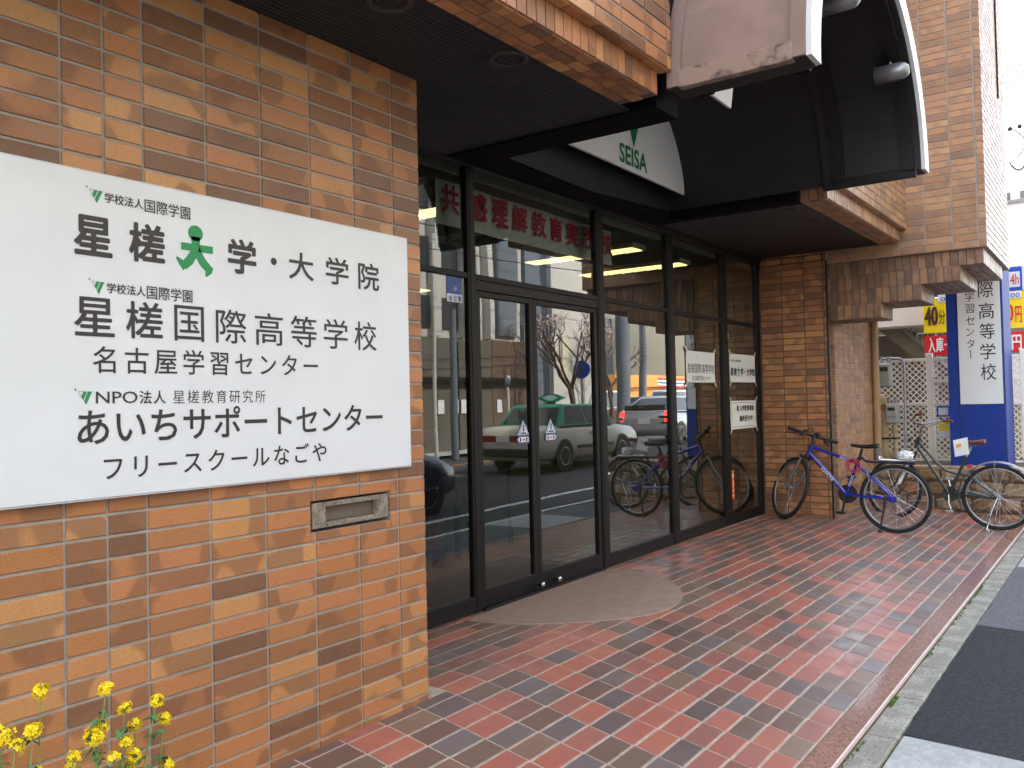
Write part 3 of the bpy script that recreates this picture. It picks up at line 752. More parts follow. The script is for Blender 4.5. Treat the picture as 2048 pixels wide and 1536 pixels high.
# corner bay overhanging the pavement
BX1, BY = 8.77, -1.549
mb = MB()
cb = [(-1.549, -1.492), (-1.476, -1.262), (-1.248, -1.011), (-0.999, -0.762), (-0.752, -0.515), (-0.505, -0.268), (-0.258, -0.021)]
wall_tiles(mb, (XR, 0, 0), (0, 1, 0), (-1, 0, 0), cb, 2.762, 6.6, zref=2.758)
wall_tiles(mb, (XR, BY, 0), (1, 0, 0), (0, -1, 0), [(0.0, 0.168)] + columns(0.178, BX1 - XR), 2.762, 6.6, zref=2.758)
wall_tiles(mb, (BX1, BY, 0), (0, 1, 0), (1, 0, 0), columns(0.0, 2.5), 2.762, 6.6, zref=2.758)
mb.box((XR, BY, 2.758), (BX1, 0.9, 6.6), 1)
mb.build('corner_bay', [M['tile_skylit'], M['mortar']], SB)
mb = MB(); mb.tube([(8.09, BY - 0.012, 4.62), (8.09, BY - 0.012, 6.6)], 0.012, 6); mb.build('bay_joint_strip', M['bronze'], SB)
# corbels of soldier tiles stepping back under the bay
zt = 2.757
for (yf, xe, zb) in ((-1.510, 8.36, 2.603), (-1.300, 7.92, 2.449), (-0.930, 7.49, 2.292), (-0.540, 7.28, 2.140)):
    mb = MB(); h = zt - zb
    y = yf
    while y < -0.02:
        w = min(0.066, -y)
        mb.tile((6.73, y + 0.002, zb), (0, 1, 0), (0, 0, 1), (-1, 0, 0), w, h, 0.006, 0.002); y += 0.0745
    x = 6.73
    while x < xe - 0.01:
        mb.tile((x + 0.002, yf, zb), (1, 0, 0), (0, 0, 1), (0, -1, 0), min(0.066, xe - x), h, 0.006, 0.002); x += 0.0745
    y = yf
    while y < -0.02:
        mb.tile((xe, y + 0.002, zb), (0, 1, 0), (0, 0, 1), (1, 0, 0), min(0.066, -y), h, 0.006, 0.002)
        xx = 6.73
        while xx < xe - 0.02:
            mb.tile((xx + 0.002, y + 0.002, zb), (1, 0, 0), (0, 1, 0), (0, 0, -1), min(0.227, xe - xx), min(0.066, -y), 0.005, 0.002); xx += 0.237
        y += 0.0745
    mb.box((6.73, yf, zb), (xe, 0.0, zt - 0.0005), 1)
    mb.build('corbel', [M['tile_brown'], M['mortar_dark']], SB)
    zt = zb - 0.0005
# mass of the building behind the facings
mb = MB()
mb.box((-4.0, -0.49, 3.2), (1.0, 9.0, 11.5)); mb.box((1.0, 0.65, 3.2), (3.93, 9.0, 11.5)); mb.box((3.93, -0.49, 3.2), (6.66, 9.0, 11.5)); mb.box((6.68, -1.54, 6.6), (8.76, 9.0, 11.5))
mb.box((1.0, -0.8, 5.0), (3.93, 0.65, 11.5)); mb.box((-4.0, -0.82, 6.25), (6.66, -0.49, 11.5))
mb.box((-9.0, 0.35, -0.4), (-4.0, 9.0, 11.5)); mb.box((-4.0, 8.9, -0.4), (8.9, 9.0, 3.2)); mb.box((8.8, 3.0, -0.4), (8.9, 8.9, 3.2)); mb.box((-4.0, 0.71, -0.3), (-3.9, 8.9, 3.2)); mb.box((6.78, 0.82, -0.3), (6.9, 8.9, 3.2))
mb.build('building_core', mat('upper_render', srgb(150, 108, 80), 0.8), SB)
# room behind the glass
mb = MB(); mb.box((-3.9, 0.80, 2.76), (6.78, 8.9, 2.86)); mb.build('room_ceiling', M['int_ceil'], SB)
mb = MB(); mb.box((-3.9, 8.7, 0.0), (6.78, 8.9, 2.76)); mb.box((6.6, 0.9, 0), (6.779, 8.7, 2.76)); mb.build('room_wall', M['int_wall'], SB)
mb = MB(); mb.box((-3.9, 0.83, -0.06), (6.6, 8.7, -0.004))
mb.box((-3.9, 2.35, -0.004), (6.6, 8.7, 0.0), 0); mb.box((-3.9, 0.83, -0.004), (6.6, 2.349, 0.0), 1); mb.box((1.3, 0.95, 0.0), (3.05, 1.70, 0.006), 2)
mb.build('room_floor', [M['int_floor'], M['int_floor_y'], M['int_mat']], SB)
for (lx, ly) in ((1.80, 0.98), (4.18, 0.98), (5.29, 1.02), (2.95, 3.4), (4.9, 4.2), (1.2, 3.4), (3.2, 6.0)):
    b1 = MB(); b1.bbox((lx - 0.13, ly, 2.71), (lx + 0.13, ly + 1.25, 2.758), 0.01)
    fx = b1.build('ceiling_lamp', M['white_wall'], SB)
    b2 = MB(); b2.bbox((lx - 0.10, ly + 0.03, 2.702), (lx + 0.10, ly + 1.22, 2.7095), 0.003); b2.build('lamp_tube', M['lamp'], fx)
    b3 = MB()
    for q in range(1, 8): b3.box((lx - 0.11, ly + 0.03 + q * 0.149, 2.694), (lx + 0.11, ly + 0.034 + q * 0.149, 2.7015))
    b3.build('lamp_louvre', M['white_wall'], fx)
b1 = MB(); b1.bbox((2.7, 1.5, 2.745), (3.5, 2.3, 2.759), 0.01); b1.box((2.85, 1.65, 2.742), (3.35, 2.15, 2.7455), 1); b1.build('air_conditioner', [M['white_wall'], M['grey_wall']], SB)
# recessed downlights in the soffit
for (dx, dy) in ((-0.647, -0.45), (0.075, -0.47), (4.07, -0.42), (4.805, -0.42)):
    z = ZT(dx)
    b1 = MB(); b1.lathe([(0.060, z + 0.05), (0.066, z - 0.002), (0.085, z - 0.006), (0.088, z - 0.003), (0.088, z + 0.004)], (dx, dy, 0), 'Z', 32); d = b1.build('downlight', M['downlight'], SB)
    b2 = MB(); b2.lathe([(0.0, z + 0.028), (0.03, z + 0.022), (0.061, z + 0.03)], (dx, dy, 0), 'Z', 24); b2.build('downlight_lens', M['alu'], d)

# ------------------------------------------------------------------ glazed shopfront
YG = 0.765
SF = MB()
def post(x0, x1, z0, z1, y0=0.715, y1=0.815, mbx=None): (mbx or SF).bbox((x0, y0, z0), (x1, y1, z1), 0.004)
for k, (y0, z0, z1) in enumerate(((0.70, 2.872, 2.93), (0.712, 2.848, 2.872), (0.722, 2.822, 2.848))): SF.bbox((0.0, y0, z0), (6.66, 0.815, z1 - 0.0005), 0.003)
for z in (2.889, 2.906): SF.bbox((0.0, 0.696, z), (6.66, 0.7, z + 0.004), 0.001)
sf = SF.build('shopfront_head', M['bronze'], SB)
def frame_part(name, boxes, m=None, parent=None):
    b = MB()
    for (x0, x1, z0, z1, y0, y1) in boxes: b.bbox((x0, y0, z0), (x1, y1, z1), 0.004)
    return b.build(name, m or M['dark'], parent or SB)
for (x0, x1) in ((1.310, 1.388), (2.950, 3.060), (4.240, 4.375), (5.530, 5.680), (6.56, 6.655)):
    frame_part('mullion', [(x0, x1, 0.0, 2.8215, 0.744, 0.80), (x0 + 0.02, x0 + 0.03, 0.0, 2.82, 0.740, 0.7435)])
for a, b in ((0.0, 1.310), (1.388, 2.950), (3.060, 4.24), (4.375, 5.53), (5.68, 6.56)): frame_part('transom_bar', [(a, b, 2.105, 2.142, 0.748, 0.79)])
for a, b in ((0.0, 1.310), (3.060, 4.24), (4.375, 5.53), (5.68, 6.56)): frame_part('sill_rail', [(a, b, 0.0, 0.098, 0.745, 0.80), (a, b, 0.0975, 0.104, 0.750, 0.79)])
frame_part('door_header', [(1.388, 2.95, 2.040, 2.1045, 0.748, 0.80)], M['bronze'])
frame_part('door_track', [(1.388, 2.95, -0.002, 0.012, 0.72, 0.80)], M['bronze'])
def pane(x0, x1, z0, z1, parent, y=YG, name='window_pane'):
    b = MB(); b.quad((x0, y, z0), (x1, y, z0), (x1, y, z1), (x0, y, z1)); return b.build(name, M['glass'], parent, keep=True)
for a, b in ((0.002, 1.309), (3.061, 4.239), (4.376, 5.529), (5.681, 6.559)): pane(a, b, 0.104, 2.1045, SB)
for a, b in ((0.002, 1.309), (1.389, 2.949), (3.061, 4.239), (4.376, 5.529), (5.681, 6.559)): pane(a, b, 2.1425, 2.8215, SB)
for (a, b, yy, lab) in ((1.392, 2.045, 0.772, 'left'), (2.046, 2.947, 0.772, 'right')):
    fr = [(a, a + 0.045, 0.012, 2.038, yy - 0.02, yy + 0.02), (b - 0.05, b, 0.012, 2.038, yy - 0.02, yy + 0.02), (a + 0.045, b - 0.05, 0.012, 0.125, yy - 0.02, yy + 0.02), (a + 0.045, b - 0.05, 2.0, 2.038, yy - 0.02, yy + 0.02)]
    d = frame_part('sliding_door', fr)
    pane(a + 0.046, b - 0.051, 0.1255, 1.9995, d, yy, 'door_pane')
    kx = 2.018 if lab == 'left' else 2.235
    k = MB(); k.lathe([(0.0, 0.69), (0.016, 0.692), (0.021, 0.70), (0.021, 0.712), (0.010, 0.716), (0.010, 0.752)], (kx, 0, 0.055), 'Y', 20); k.build('door_stop', M['steel'], d)
k = MB(); k.lathe([(0.0, 0.697), (0.014, 0.698), (0.016, 0.7045)], (2.99, 0, 0.74), 'Y', 16); k.build('door_lock', M['steel'], SB)

# ------------------------------------------------------------------ arched canopy over the entrance
CN = thing('entrance_canopy', 'brown arched metal canopy with white front rim over the glass entrance', 'canopy', (2.44, -0.8, 2.9))
XC, ZC, CA, CB_ = 2.44, 2.885, 1.45, 1.22
def arc(a, b, t, y): return (XC + a * cos(t), y, ZC + b * sin(t) + 0.03 * cos(t))
def shell(a, b, ta, tb, y0, y1, m_out, m_in, n=40, thick=0.165, name='canopy_panel', parent=CN, ends=True):
    mb = MB(); V = []
    for k in range(n + 1):
        t = ta + (tb - ta) * k / n
        V += [arc(a, b, t, y0), arc(a, b, t, y1), arc(a - thick, b - thick, t, y1), arc(a - thick, b - thick, t, y0)]
    F0 = []; 
    for k in range(n):
        i, j = 4 * k, 4 * k + 4
        mb.add([V[i], V[j], V[j + 1], V[i + 1]], [(0, 1, 2, 3)], 0, True)
        mb.add([V[i + 2], V[j + 2], V[j + 3], V[i + 3]], [(0, 1, 2, 3)], 1, True)
        mb.add([V[i + 3], V[j + 3], V[j], V[i]], [(0, 1, 2, 3)], 2)
        mb.add([V[i + 1], V[j + 1], V[j + 2], V[i + 2]], [(0, 1, 2, 3)], 2)
    for i in (0, 4 * n): mb.add([V[i], V[i + 1], V[i + 2], V[i + 3]], [(0, 1, 2, 3)], 1)
    return mb.build(name, [m_out, m_in, M['bronze']], parent)
shell(CA, CB_, 0, pi, -1.478, -0.80, M['canopy'], M['canopy_in'])
# white front rim
mb = MB(); n = 56
for k in range(n):
    t0, t1 = pi * k / n, pi * (k + 1) / n
    o0, o1, i0, i1 = arc(CA + 0.004, CB_ + 0.004, t0, -1.503), arc(CA + 0.004, CB_ + 0.004, t1, -1.503), arc(CA - 0.150, CB_ - 0.150, t0, -1.503), arc(CA - 0.150, CB_ - 0.150, t1, -1.503)
    sh = lambda p: (p[0], -1.4785, p[2])
    mb.quad(o0, o1, i1, i0); mb.quad(o0, sh(o0), sh(o1), o1); mb.quad(i0, i1, sh(i1), sh(i0))
    if k == 0: mb.quad(o0, i0, sh(i0), sh(o0))
    if k == n - 1: mb.quad(o1, sh(o1), sh(i1), i1)
mb.build('front_rim', M['white_trim'], CN)
# raised flanges on the outer skin: two arches and the bottom rails
for (y0, y1) in ((-1.478, -1.412), (-0.872, -0.80)):
    mb = MB()
    for k in range(n):
        t0, t1 = pi * k / n, pi * (k + 1) / n
        P = [arc(CA + 0.022, CB_ + 0.022, t, y) for t in (t0, t1) for y in (y0, y1)]; Q = [arc(CA + 0.001, CB_ + 0.001, t, y) for t in (t0, t1) for y in (y0, y1)]
        mb.quad(P[0], P[1], P[3], P[2]); mb.quad(P[0], P[2], Q[2], Q[0]); mb.quad(P[1], Q[1], Q[3], P[3])
    mb.build('arch_flange', M['canopy'], CN)
for sgn, nm in ((-1, 'near'), (1, 'far')):
    mb = MB(); t = pi if sgn < 0 else 0.0
    p = arc(CA, CB_, t, 0)
    xo = p[0] + sgn * 0.024
    mb.bbox((min(xo, xo - sgn * 0.05), -1.42, p[2] - 0.012), (max(xo, xo - sgn * 0.05), -0.86, p[2] + 0.078), 0.004)
    mb.build('bottom_rail', M['canopy_rust'], CN)
# inner ribs of the lining
for yr in (-1.40, -0.92):
    mb = MB()
    for k in range(n):
        t0, t1 = pi * k / n, pi * (k + 1) / n
        P = [arc(CA - 0.205, CB_ - 0.205, t, y) for t in (t0, t1) for y in (yr - 0.04, yr + 0.04)]; Q = [arc(CA - 0.164, CB_ - 0.164, t, y) for t in (t0, t1) for y in (yr - 0.04, yr + 0.04)]
        mb.quad(P[0], P[2], P[3], P[1]); mb.quad(P[0], Q[0], Q[2], P[2]); mb.quad(P[1], P[3], Q[3], Q[1])
    mb.build('lining_rib', M['dark'], CN)
for x in (1.16, 3.70):
    mb = MB(); mb.bbox((x, -1.45, 2.86 + 0.0), (x + 0.03, -0.8, 2.93), 0.004); mb.build('lining_rail', M['dark'], CN)
# vault continuing into the building, closed at the back
mb = MB()
for k in range(n):
    t0, t1 = pi * k / n, pi * (k + 1) / n
    a_, b_ = CA - 0.1, CB_ - 0.12
    mb.quad(arc(a_, b_, t0, -0.80), arc(a_, b_, t1, -0.80), arc(a_, b_, t1, 0.50), arc(a_, b_, t0, 0.50))
    mb.add([arc(a_, b_, t0, 0.50), arc(a_, b_, t1, 0.50), (XC, 0.50, ZC - 0.05)], [(0, 1, 2)])
mb.build('vault_lining', M['canopy_in'], SB)
for (lx, ly, lz) in ((3.36, -1.37, 3.52), (2.28, -1.31, 3.63)):
    b1 = MB(); b1.lathe([(0.0, ly - 0.12), (0.03, ly - 0.115), (0.05, ly - 0.095), (0.058, ly - 0.07), (0.06, ly - 0.03), (0.06, ly + 0.10), (0.054, ly + 0.10), (0.05, ly + 0.06), (0.0, ly + 0.06)], (lx, 0, lz), 'Y', 24)
    f = b1.build('floodlight', M['alu'], CN)
    b2 = MB(); b2.cyl((lx, ly, lz + 0.055), (lx, ly, lz + (0.10 if lx > 3 else 0.30)), 0.008, 8); b2.build('lamp_bracket', M['alu'], f)
# board with the school name in the gable of the vault
GB = thing('school_name_board', 'white fan-shaped board with green lettering high under the canopy arch', 'sign board', (2.44, 0.36, 3.03))
mb = MB(); ty = 0.37
poly = [(1.15, 3.03)]
for k in range(25):
    t = pi * (1 - k / 24); 
poly = [(XC + 1.33 * cos(pi * k / 40), 3.03 + 0.97 * sin(pi * k / 40) ** 1.0) for k in range(41)]
mb.prism(poly, 0.35, 0.37, lambda a, b, q: (a, q, b)); mb.build('board_panel', M['sign_white'], GB)
mb = MB(); fb = lambda a, b: (a, 0.3475, b)
latin(mb, 'SEISA', 2.63, 3.070, 3.068, 3.205, fb, 0.035); mb.build('board_lettering', M['green_dk'], GB)
mb = MB(); mb.add([fb(2.86, 3.215), fb(3.05, 3.62), fb(2.67, 3.62)], [(0, 1, 2)]); mb.build('board_emblem', M['green_dk'], GB)
mb = MB(); mb.prism([(1.25, 2.982), (1.815, 2.982), (1.89, 3.22), (1.25, 3.22)], -0.81, -0.7955, lambda a, c_, q: (a, q, c_)); o = mb.build('vault_panel', M['white_trim'], loc=(1.6, -0.80, 2.98)); tag(o, 'small pale panel showing as a triangle beneath the canopy edge', 'panel')
# ------------------------------------------------------------------ big name board on the wall
def emblem(mb_g, mb_k, x0, x1, z0, z1, f):
    """green striped triangle pointing down with a fine outline corner and a star"""
    w, h = x1 - x0, z1 - z0
    g = lambda a, b: f(x0 + a * w, z0 + b * h)
    A, B, Cc = (0.0, 1.0), (1.0, 1.0), (0.55, 0.0)
    mix = lambda p, q, t: (p[0] + (q[0] - p[0]) * t, p[1] + (q[1] - p[1]) * t)
    for (t0, t1) in ((0.40, 0.64), (0.69, 1.0)):
        P = [mix(A, B, t0), mix(A, B, t1), mix(A, Cc, 1.0) if t1 == 1.0 else mix(A, Cc, t1 * 1.02), mix(A, Cc, t0 * 1.05)]
        if t1 == 1.0: P = [mix(A, B, t0), B, Cc, mix(A, Cc, t0 * 1.05)]
        mb_g.add([g(*p) for p in P], [(0, 1, 2, 3)])
    for p, q in ((A, mix(A, B, 0.38)), (A, mix(A, Cc, 0.40)), (mix(A, B, 0.38), mix(A, Cc, 0.40))):
        d = (q[0] - p[0], q[1] - p[1]); l = math.hypot(*d); nx, ny = -d[1] / l * 0.012, d[0] / l * 0.012
        mb_k.add([g(p[0] - nx, p[1] - ny), g(q[0] - nx, q[1] - ny), g(q[0] + nx, q[1] + ny), g(p[0] + nx, p[1] + ny)], [(0, 1, 2, 3)])
    st = []
    for k in range(10):
        r = 0.10 if k % 2 == 0 else 0.045
        st.append(g(-0.18 + r * sin(2 * pi * k / 10), 1.13 + r * cos(2 * pi * k / 10) * w / h))
    c = g(-0.18, 1.13)
    for k in range(10): mb_k.add([c, st[k], st[(k + 1) % 10]], [(0, 1, 2)])
NB = thing('name_board', 'large white school name board with black lettering on the tiled front wall', 'sign board', (-0.97, -0.03, 1.044))
mb = MB(); mb.bbox((-1.822, -0.034, 1.044), (-0.118, -0.0075, 2.047), 0.0025); mb.build('board_panel', M['sign_white'], NB)
mb = MB()
for a, b in (((-1.826, -0.030, 1.040), (-0.114, -0.0078, 1.0435)), ((-1.826, -0.030, 2.0475), (-0.114, -0.0078, 2.051)), ((-1.826, -0.030, 1.0436), (-1.8225, -0.0078, 2.0474)), ((-0.1175, -0.030, 1.0436), (-0.114, -0.0078, 2.0474))): mb.box(a, b)
mb.build('board_edge', M['sign_side'], NB)
F = lambda a, b: (a, -0.0348, b)
g1 = MB(); k1 = MB()
for (z0, z1, x0, x1) in ((1.953, 1.994, -1.557, -1.514), (1.671, 1.711, -1.552, -1.512), (1.331, 1.372, -1.598, -1.554)): emblem(g1, k1, x0, x1, z0, z1, F)
for dz in (0.0, -0.282):
    dx = 0.004 if dz else 0.0
    line(k1, '学校法人', -1.508 + dx, -1.380 + dx, 1.961 + dz, 1.992 + dz, F, 0.016)
    line(k1, '国際学園', -1.375 + dx, -1.206 + dx, 1.954 + dz, 1.997 + dz, F, 0.006)
for ch, x0, x1, z0, z1 in (('星', -1.607, -1.484, 1.788, 1.912), ('槎', -1.430, -1.303, 1.788, 1.916), ('学', -1.059, -0.935, 1.792, 1.918)):
    put(k1, ch, (x0, z0, x1, z1), F, 0.030)
for ch, x0, x1, z0, z1 in (('大', -0.786, -0.663, 1.800, 1.906), ('学', -0.600, -0.476, 1.800, 1.910), ('院', -0.422, -0.300, 1.795, 1.910)):
    put(k1, ch, (x0, z0, x1, z1), F, 0.016)
k1.add([F(-0.856 + 0.014 * cos(2 * pi * k / 16), 1.856 + 0.014 * sin(2 * pi * k / 16)) for k in range(16)], [tuple(range(16))])
# green figure: a round head on the strokes of the second character
fx, fz_ = -1.187, 1.862
hd = [(fx + 0.029 * cos(2 * pi * k / 24), 1.912 + 0.027 * sin(2 * pi * k / 24)) for k in range(24)]
g1.add([F(*p) for p in hd], [tuple(range(24))])
def stroke(mb, pts, ws, f):
    L_ = []; R_ = []
    for i, (p, w) in enumerate(zip(pts, ws)):
        q0 = pts[max(0, i - 1)]; q1 = pts[min(len(pts) - 1, i + 1)]
        d = (q1[0] - q0[0], q1[1] - q0[1]); l = math.hypot(*d) or 1
        L_.append((p[0] - d[1] / l * w, p[1] + d[0] / l * w)); R_.append((p[0] + d[1] / l * w, p[1] - d[0] / l * w))
    for i in range(len(pts) - 1):
        mb.add([f(*L_[i]), f(*L_[i + 1]), f(*R_[i + 1]), f(*R_[i])], [(0, 1, 2, 3)])
F2 = lambda a, b: (a, -0.0349, b)
stroke(g1, [(-1.243, 1.862), (-1.119, 1.862)], [0.0125, 0.0125], F2)
stroke(g1, [(fx, 1.90), (fx, 1.86)], [0.018, 0.014], F)
F3 = lambda a, b: (a, -0.0350, b)
stroke(g1, [(fx + 0.002, 1.875), (fx - 0.006, 1.845), (fx - 0.024, 1.816), (fx - 0.048, 1.795)], [0.012, 0.015, 0.016, 0.015], F3)
stroke(g1, [(fx - 0.040, 1.788), (fx - 0.056, 1.806), (fx - 0.074, 1.822)], [0.013, 0.011, 0.004], F)
stroke(g1, [(fx - 0.002, 1.875), (fx + 0.008, 1.845), (fx + 0.026, 1.816), (fx + 0.052, 1.792)], [0.012, 0.015, 0.016, 0.015], F2)
stroke(g1, [(fx + 0.060, 1.804), (fx + 0.050, 1.786), (fx + 0.038, 1.768)], [0.010, 0.013, 0.003], F3)
for i, ch in enumerate('星槎国際高等学校'):
    x = -1.608 + i * 0.1654; z0, z1 = 1.541, 1.661
    w = 0.128 if ch not in '国' else 0.118
    put(k1, ch, (x + (0.005 if ch == '国' else 0), z0, x + w, z1), F, 0.014 if i < 2 else 0.004)
line(k1, '名古屋学習センター', -1.556, -0.640, 1.429, 1.511, F, 0.006)
latin(k1, 'NPO', -1.543, -1.407, 1.335, 1.372, F, 0.004)
line(k1, '法人', -1.400, -1.308, 1.332, 1.374, F, 0.012)
line(k1, '星槎教育研究所', -1.283, -0.902, 1.331, 1.376, F, -0.004)
line(k1, 'あいちサポートセンター', -1.606, -0.290, 1.208, 1.318, F, 0.012)
line(k1, 'フリースクールなごや', -1.532, -0.606, 1.096, 1.172, F, 0.008)
k1.build('board_lettering', M['ink'], NB); g1.build('board_emblem', M['green'], NB)

# ------------------------------------------------------------------ notices and stickers on the glass
def sheet(name, label, x0, x1, z0, z1, lines, m=None, y=0.758, cat='notice', group=None, curl=0.004, tape=True):
    t = thing(name, label, cat, ((x0 + x1) / 2, y, z0), group)
    mb = MB(); n = 8; V = []
    for i in range(n + 1):
        for j in range(n + 1):
            a, b = i / n, j / n
            V.append((x0 + (x1 - x0) * a, y - curl * (abs(a - .5) * abs(b - .5) * 4) ** 3 - 0.0004 * sin(a * 9 + b * 4), z0 + (z1 - z0) * b))
    mb.add(V, [(i * (n + 1) + j, (i + 1) * (n + 1) + j, (i + 1) * (n + 1) + j + 1, i * (n + 1) + j + 1) for i in range(n) for j in range(n)], 0, True)
    mb.add([(p[0], p[1] + 0.0015, p[2]) for p in V], [(i * (n + 1) + j, i * (n + 1) + j + 1, (i + 1) * (n + 1) + j + 1, (i + 1) * (n + 1) + j) for i in range(n) for j in range(n)], 0, True)
    mb.build('paper_sheet', m or M['paper'], t)
    if tape:
        tp = MB()
        for (cx, cz) in ((x0, z0), (x1, z0), (x0, z1), (x1, z1)):
            sx, sz = (1 if cx == x0 else -1), (1 if cz == z0 else -1)
            tp.add([(cx + sx * 0.03, y - curl - 0.001, cz - sz * 0.01), (cx - sx * 0.012, y - curl - 0.001, cz - sz * 0.05), (cx - sx * 0.028, y - curl - 0.001, cz - sz * 0.03), (cx + sx * 0.012, y - curl - 0.001, cz + sz * 0.02)], [(0, 1, 2, 3)])
        tp.build('tape', mat('clear_tape', srgb(196, 196, 180), 0.3), t)
    f = lambda a, b: (a, y - 0.0025, b)
    by = {}
    for (txt, a0, a1, b0, b1, bold, mk) in lines:
        b_ = by.setdefault(mk, MB()); line(b_, txt, a0, a1, b0, b1, f, bold)
    for mk, b_ in by.items(): b_.build('notice_lettering', M[mk], t)
    return t, f
t, f = sheet('glass_notice', 'upper white notice with black and green lettering taped to the last glass pane', 5.735, 6.50, 1.485, 1.785, [('学校法人国際学園', 5.76, 6.06, 1.70, 1.725, 0.01, 'ink_black'), ('星槎', 5.755, 5.93, 1.555, 1.635, 0.03, 'ink_black'), ('大', 5.955, 6.02, 1.545, 1.655, 0.03, 'green'), ('学・', 6.05, 6.21, 1.555, 1.635, 0.03, 'ink_black'), ('大学院', 6.23, 6.48, 1.555, 1.635, 0.022, 'ink_black')])
t, f = sheet('glass_notice', 'lower white notice with a thin black border taped to the last glass pane', 5.725, 6.50, 0.985, 1.285, [('新入学教育相談', 5.90, 6.42, 1.175, 1.235, 0.03, 'ink_black'), ('随時受付中！', 5.98, 6.44, 1.065, 1.125, 0.03, 'ink_black'), ('☆', 5.80, 5.87, 1.16, 1.23, 0.0, 'yellow')])
mb = MB()
for a, b in (((5.755, 1.005), (6.475, 1.009)), ((5.755, 1.262), (6.475, 1.266)), ((5.755, 1.009), (5.761, 1.262)), ((6.469, 1.009), (6.475, 1.262))): mb.add([f(a[0], a[1]), f(b[0], a[1]), f(b[0], b[1]), f(a[0], b[1])], [(0, 1, 2, 3)])
mb.build('notice_border', M['ink_black'], t)
sheet('glass_notice', 'white notice with black lettering taped beside the dark mullion of the fourth pane', 4.63, 5.33, 1.475, 1.775, [('星槎国際', 4.66, 4.98, 1.565, 1.655, 0.0, 'ink_black'), ('高等学校', 5.00, 5.31, 1.565, 1.655, 0.0, 'ink_black'), ('名古屋学習センター', 4.76, 5.22, 1.49, 1.54, 0.0, 'ink_black')])
# small blue security sticker
def sticker(name, label, x0, x1, z0, z1, parts, cat='sticker', y=0.7625, group=None):
    t = thing(name, label, cat, ((x0 + x1) / 2, y, z0), group)
    mats_ = []; mb = MB()
    for (a0, b0, a1, b1, mk, lift) in parts:
        if mk not in mats_: mats_.append(mk)
        mb.box((a0, y - 0.0005 - lift, b0), (a1, y, b1), mats_.index(mk))
    mb.build('sticker_sheet', [M[k] for k in mats_], t)
    return t, (lambda a, b: (a, y - 0.003, b))
t, f = sticker('security_sticker', 'blue and white security sticker in the upper corner of the first pane', 1.115, 1.262, 1.945, 2.102, [(1.115, 1.995, 1.262, 2.102, 'blue_st', 0.0), (1.115, 1.945, 1.262, 1.9948, 'paper', 0.0)])
b = MB(); line(b, '全日警', 1.128, 1.256, 1.952, 1.985, f, 0.02); b.build('sticker_lettering', M['blue_st'], t)
b = MB(); b.ring((1.193, 0.759, 2.03), (0, 1, 0), 0.013, 0.0018, 20, 6); b.add([f(1.193 + 0.008 * s1, 2.027 + 0.008 * s2) for s1, s2 in ((-1, -0.6), (1, -0.6), (0.3, 1))], [(0, 1, 2)])
b.build('sticker_emblem', M['paper'], t)
t, f = sticker('security_sticker', 'small blue and white sticker high on the last pane beside the mullion', 5.675, 5.735, 1.955, 2.085, [(5.675, 1.995, 5.735, 2.085, 'blue_st', 0.0), (5.675, 1.955, 5.735, 1.9948, 'paper', 0.0)])
t, f = sticker('orange_sticker', 'orange upright sticker low on the last pane beside the mullion', 5.70, 5.785, 0.26, 0.56, [(5.70, 0.26, 5.785, 0.56, 'orange_st', 0.0)])
b = MB(); b.ring((5.742, 0.7595, 0.50), (0, 1, 0), 0.020, 0.004, 20, 6)
for zz in (0.34, 0.29): b.add([f(5.722, zz), f(5.762, zz), f(5.762, zz + 0.012), f(5.722, zz + 0.012)], [(0, 1, 2, 3)])
stroke(b, [(5.762, 0.46), (5.749, 0.43), (5.755, 0.40), (5.742, 0.37)], [0.004, 0.008, 0.009, 0.004], f); b.build('sticker_emblem', M['paper'], t)
for (cx, lab) in ((1.915, 'left'), (2.262, 'right')):
    y = 0.768
    t = thing('warning_sticker', 'light blue triangular warning sticker on the %s sliding door leaf' % lab, 'sticker', (cx, y, 1.09))
    for s_, mk, yy in ((1.0, 'paper', y), (0.86, 'ltblue', y - 0.001), (0.66, 'paper', y - 0.002)):
        b = MB(); b.add([(cx - 0.068 * s_, yy, 1.092 + (1 - s_) * 0.03), (cx + 0.068 * s_, yy, 1.092 + (1 - s_) * 0.03), (cx, yy, 1.192 - (1 - s_) * 0.06)], [(0, 1, 2)]); b.build('sticker_sheet', M[mk], t)
    b = MB(); b.box((cx - 0.008, y - 0.0035, 1.115), (cx + 0.008, y - 0.003, 1.16)); b.box((cx - 0.03, y - 0.0035, 1.098), (cx + 0.03, y - 0.003, 1.108)); b.build('sticker_mark', M['blue_st'], t)
    t = thing('arrow_sticker', 'blue and white arrow sticker below the triangle on the %s sliding door leaf' % lab, 'sticker', (cx, y, 1.03))
    sg = -1 if lab == 'left' else 1
    b = MB(); b.add([(cx - sg * 0.072, y, 1.032), (cx + sg * 0.056, y, 1.032), (cx + sg * 0.085, y, 1.059), (cx + sg * 0.056, y, 1.086), (cx - sg * 0.072, y, 1.086)], [(0, 1, 2, 3, 4)]); b.build('sticker_sheet', M['blue_st'], t)
    b = MB(); b.add([(cx - sg * 0.062, y - 0.001, 1.041), (cx + sg * 0.050, y - 0.001, 1.041), (cx + sg * 0.069, y - 0.001, 1.059), (cx + sg * 0.050, y - 0.001, 1.077), (cx - sg * 0.062, y - 0.001, 1.077)], [(0, 1, 2, 3, 4)]); b.build('sticker_face', M['paper'], t)
    b = MB()
    for q in (-0.040, 0.036): b.box((cx + q - 0.007, y - 0.003, 1.045), (cx + q + 0.007, y - 0.002, 1.073), 0)
    b.box((cx - 0.014, y - 0.003, 1.053), (cx + 0.014, y - 0.002, 1.065), 1); b.build('sticker_mark', [M['ink_black'], M['orange_st']], t)

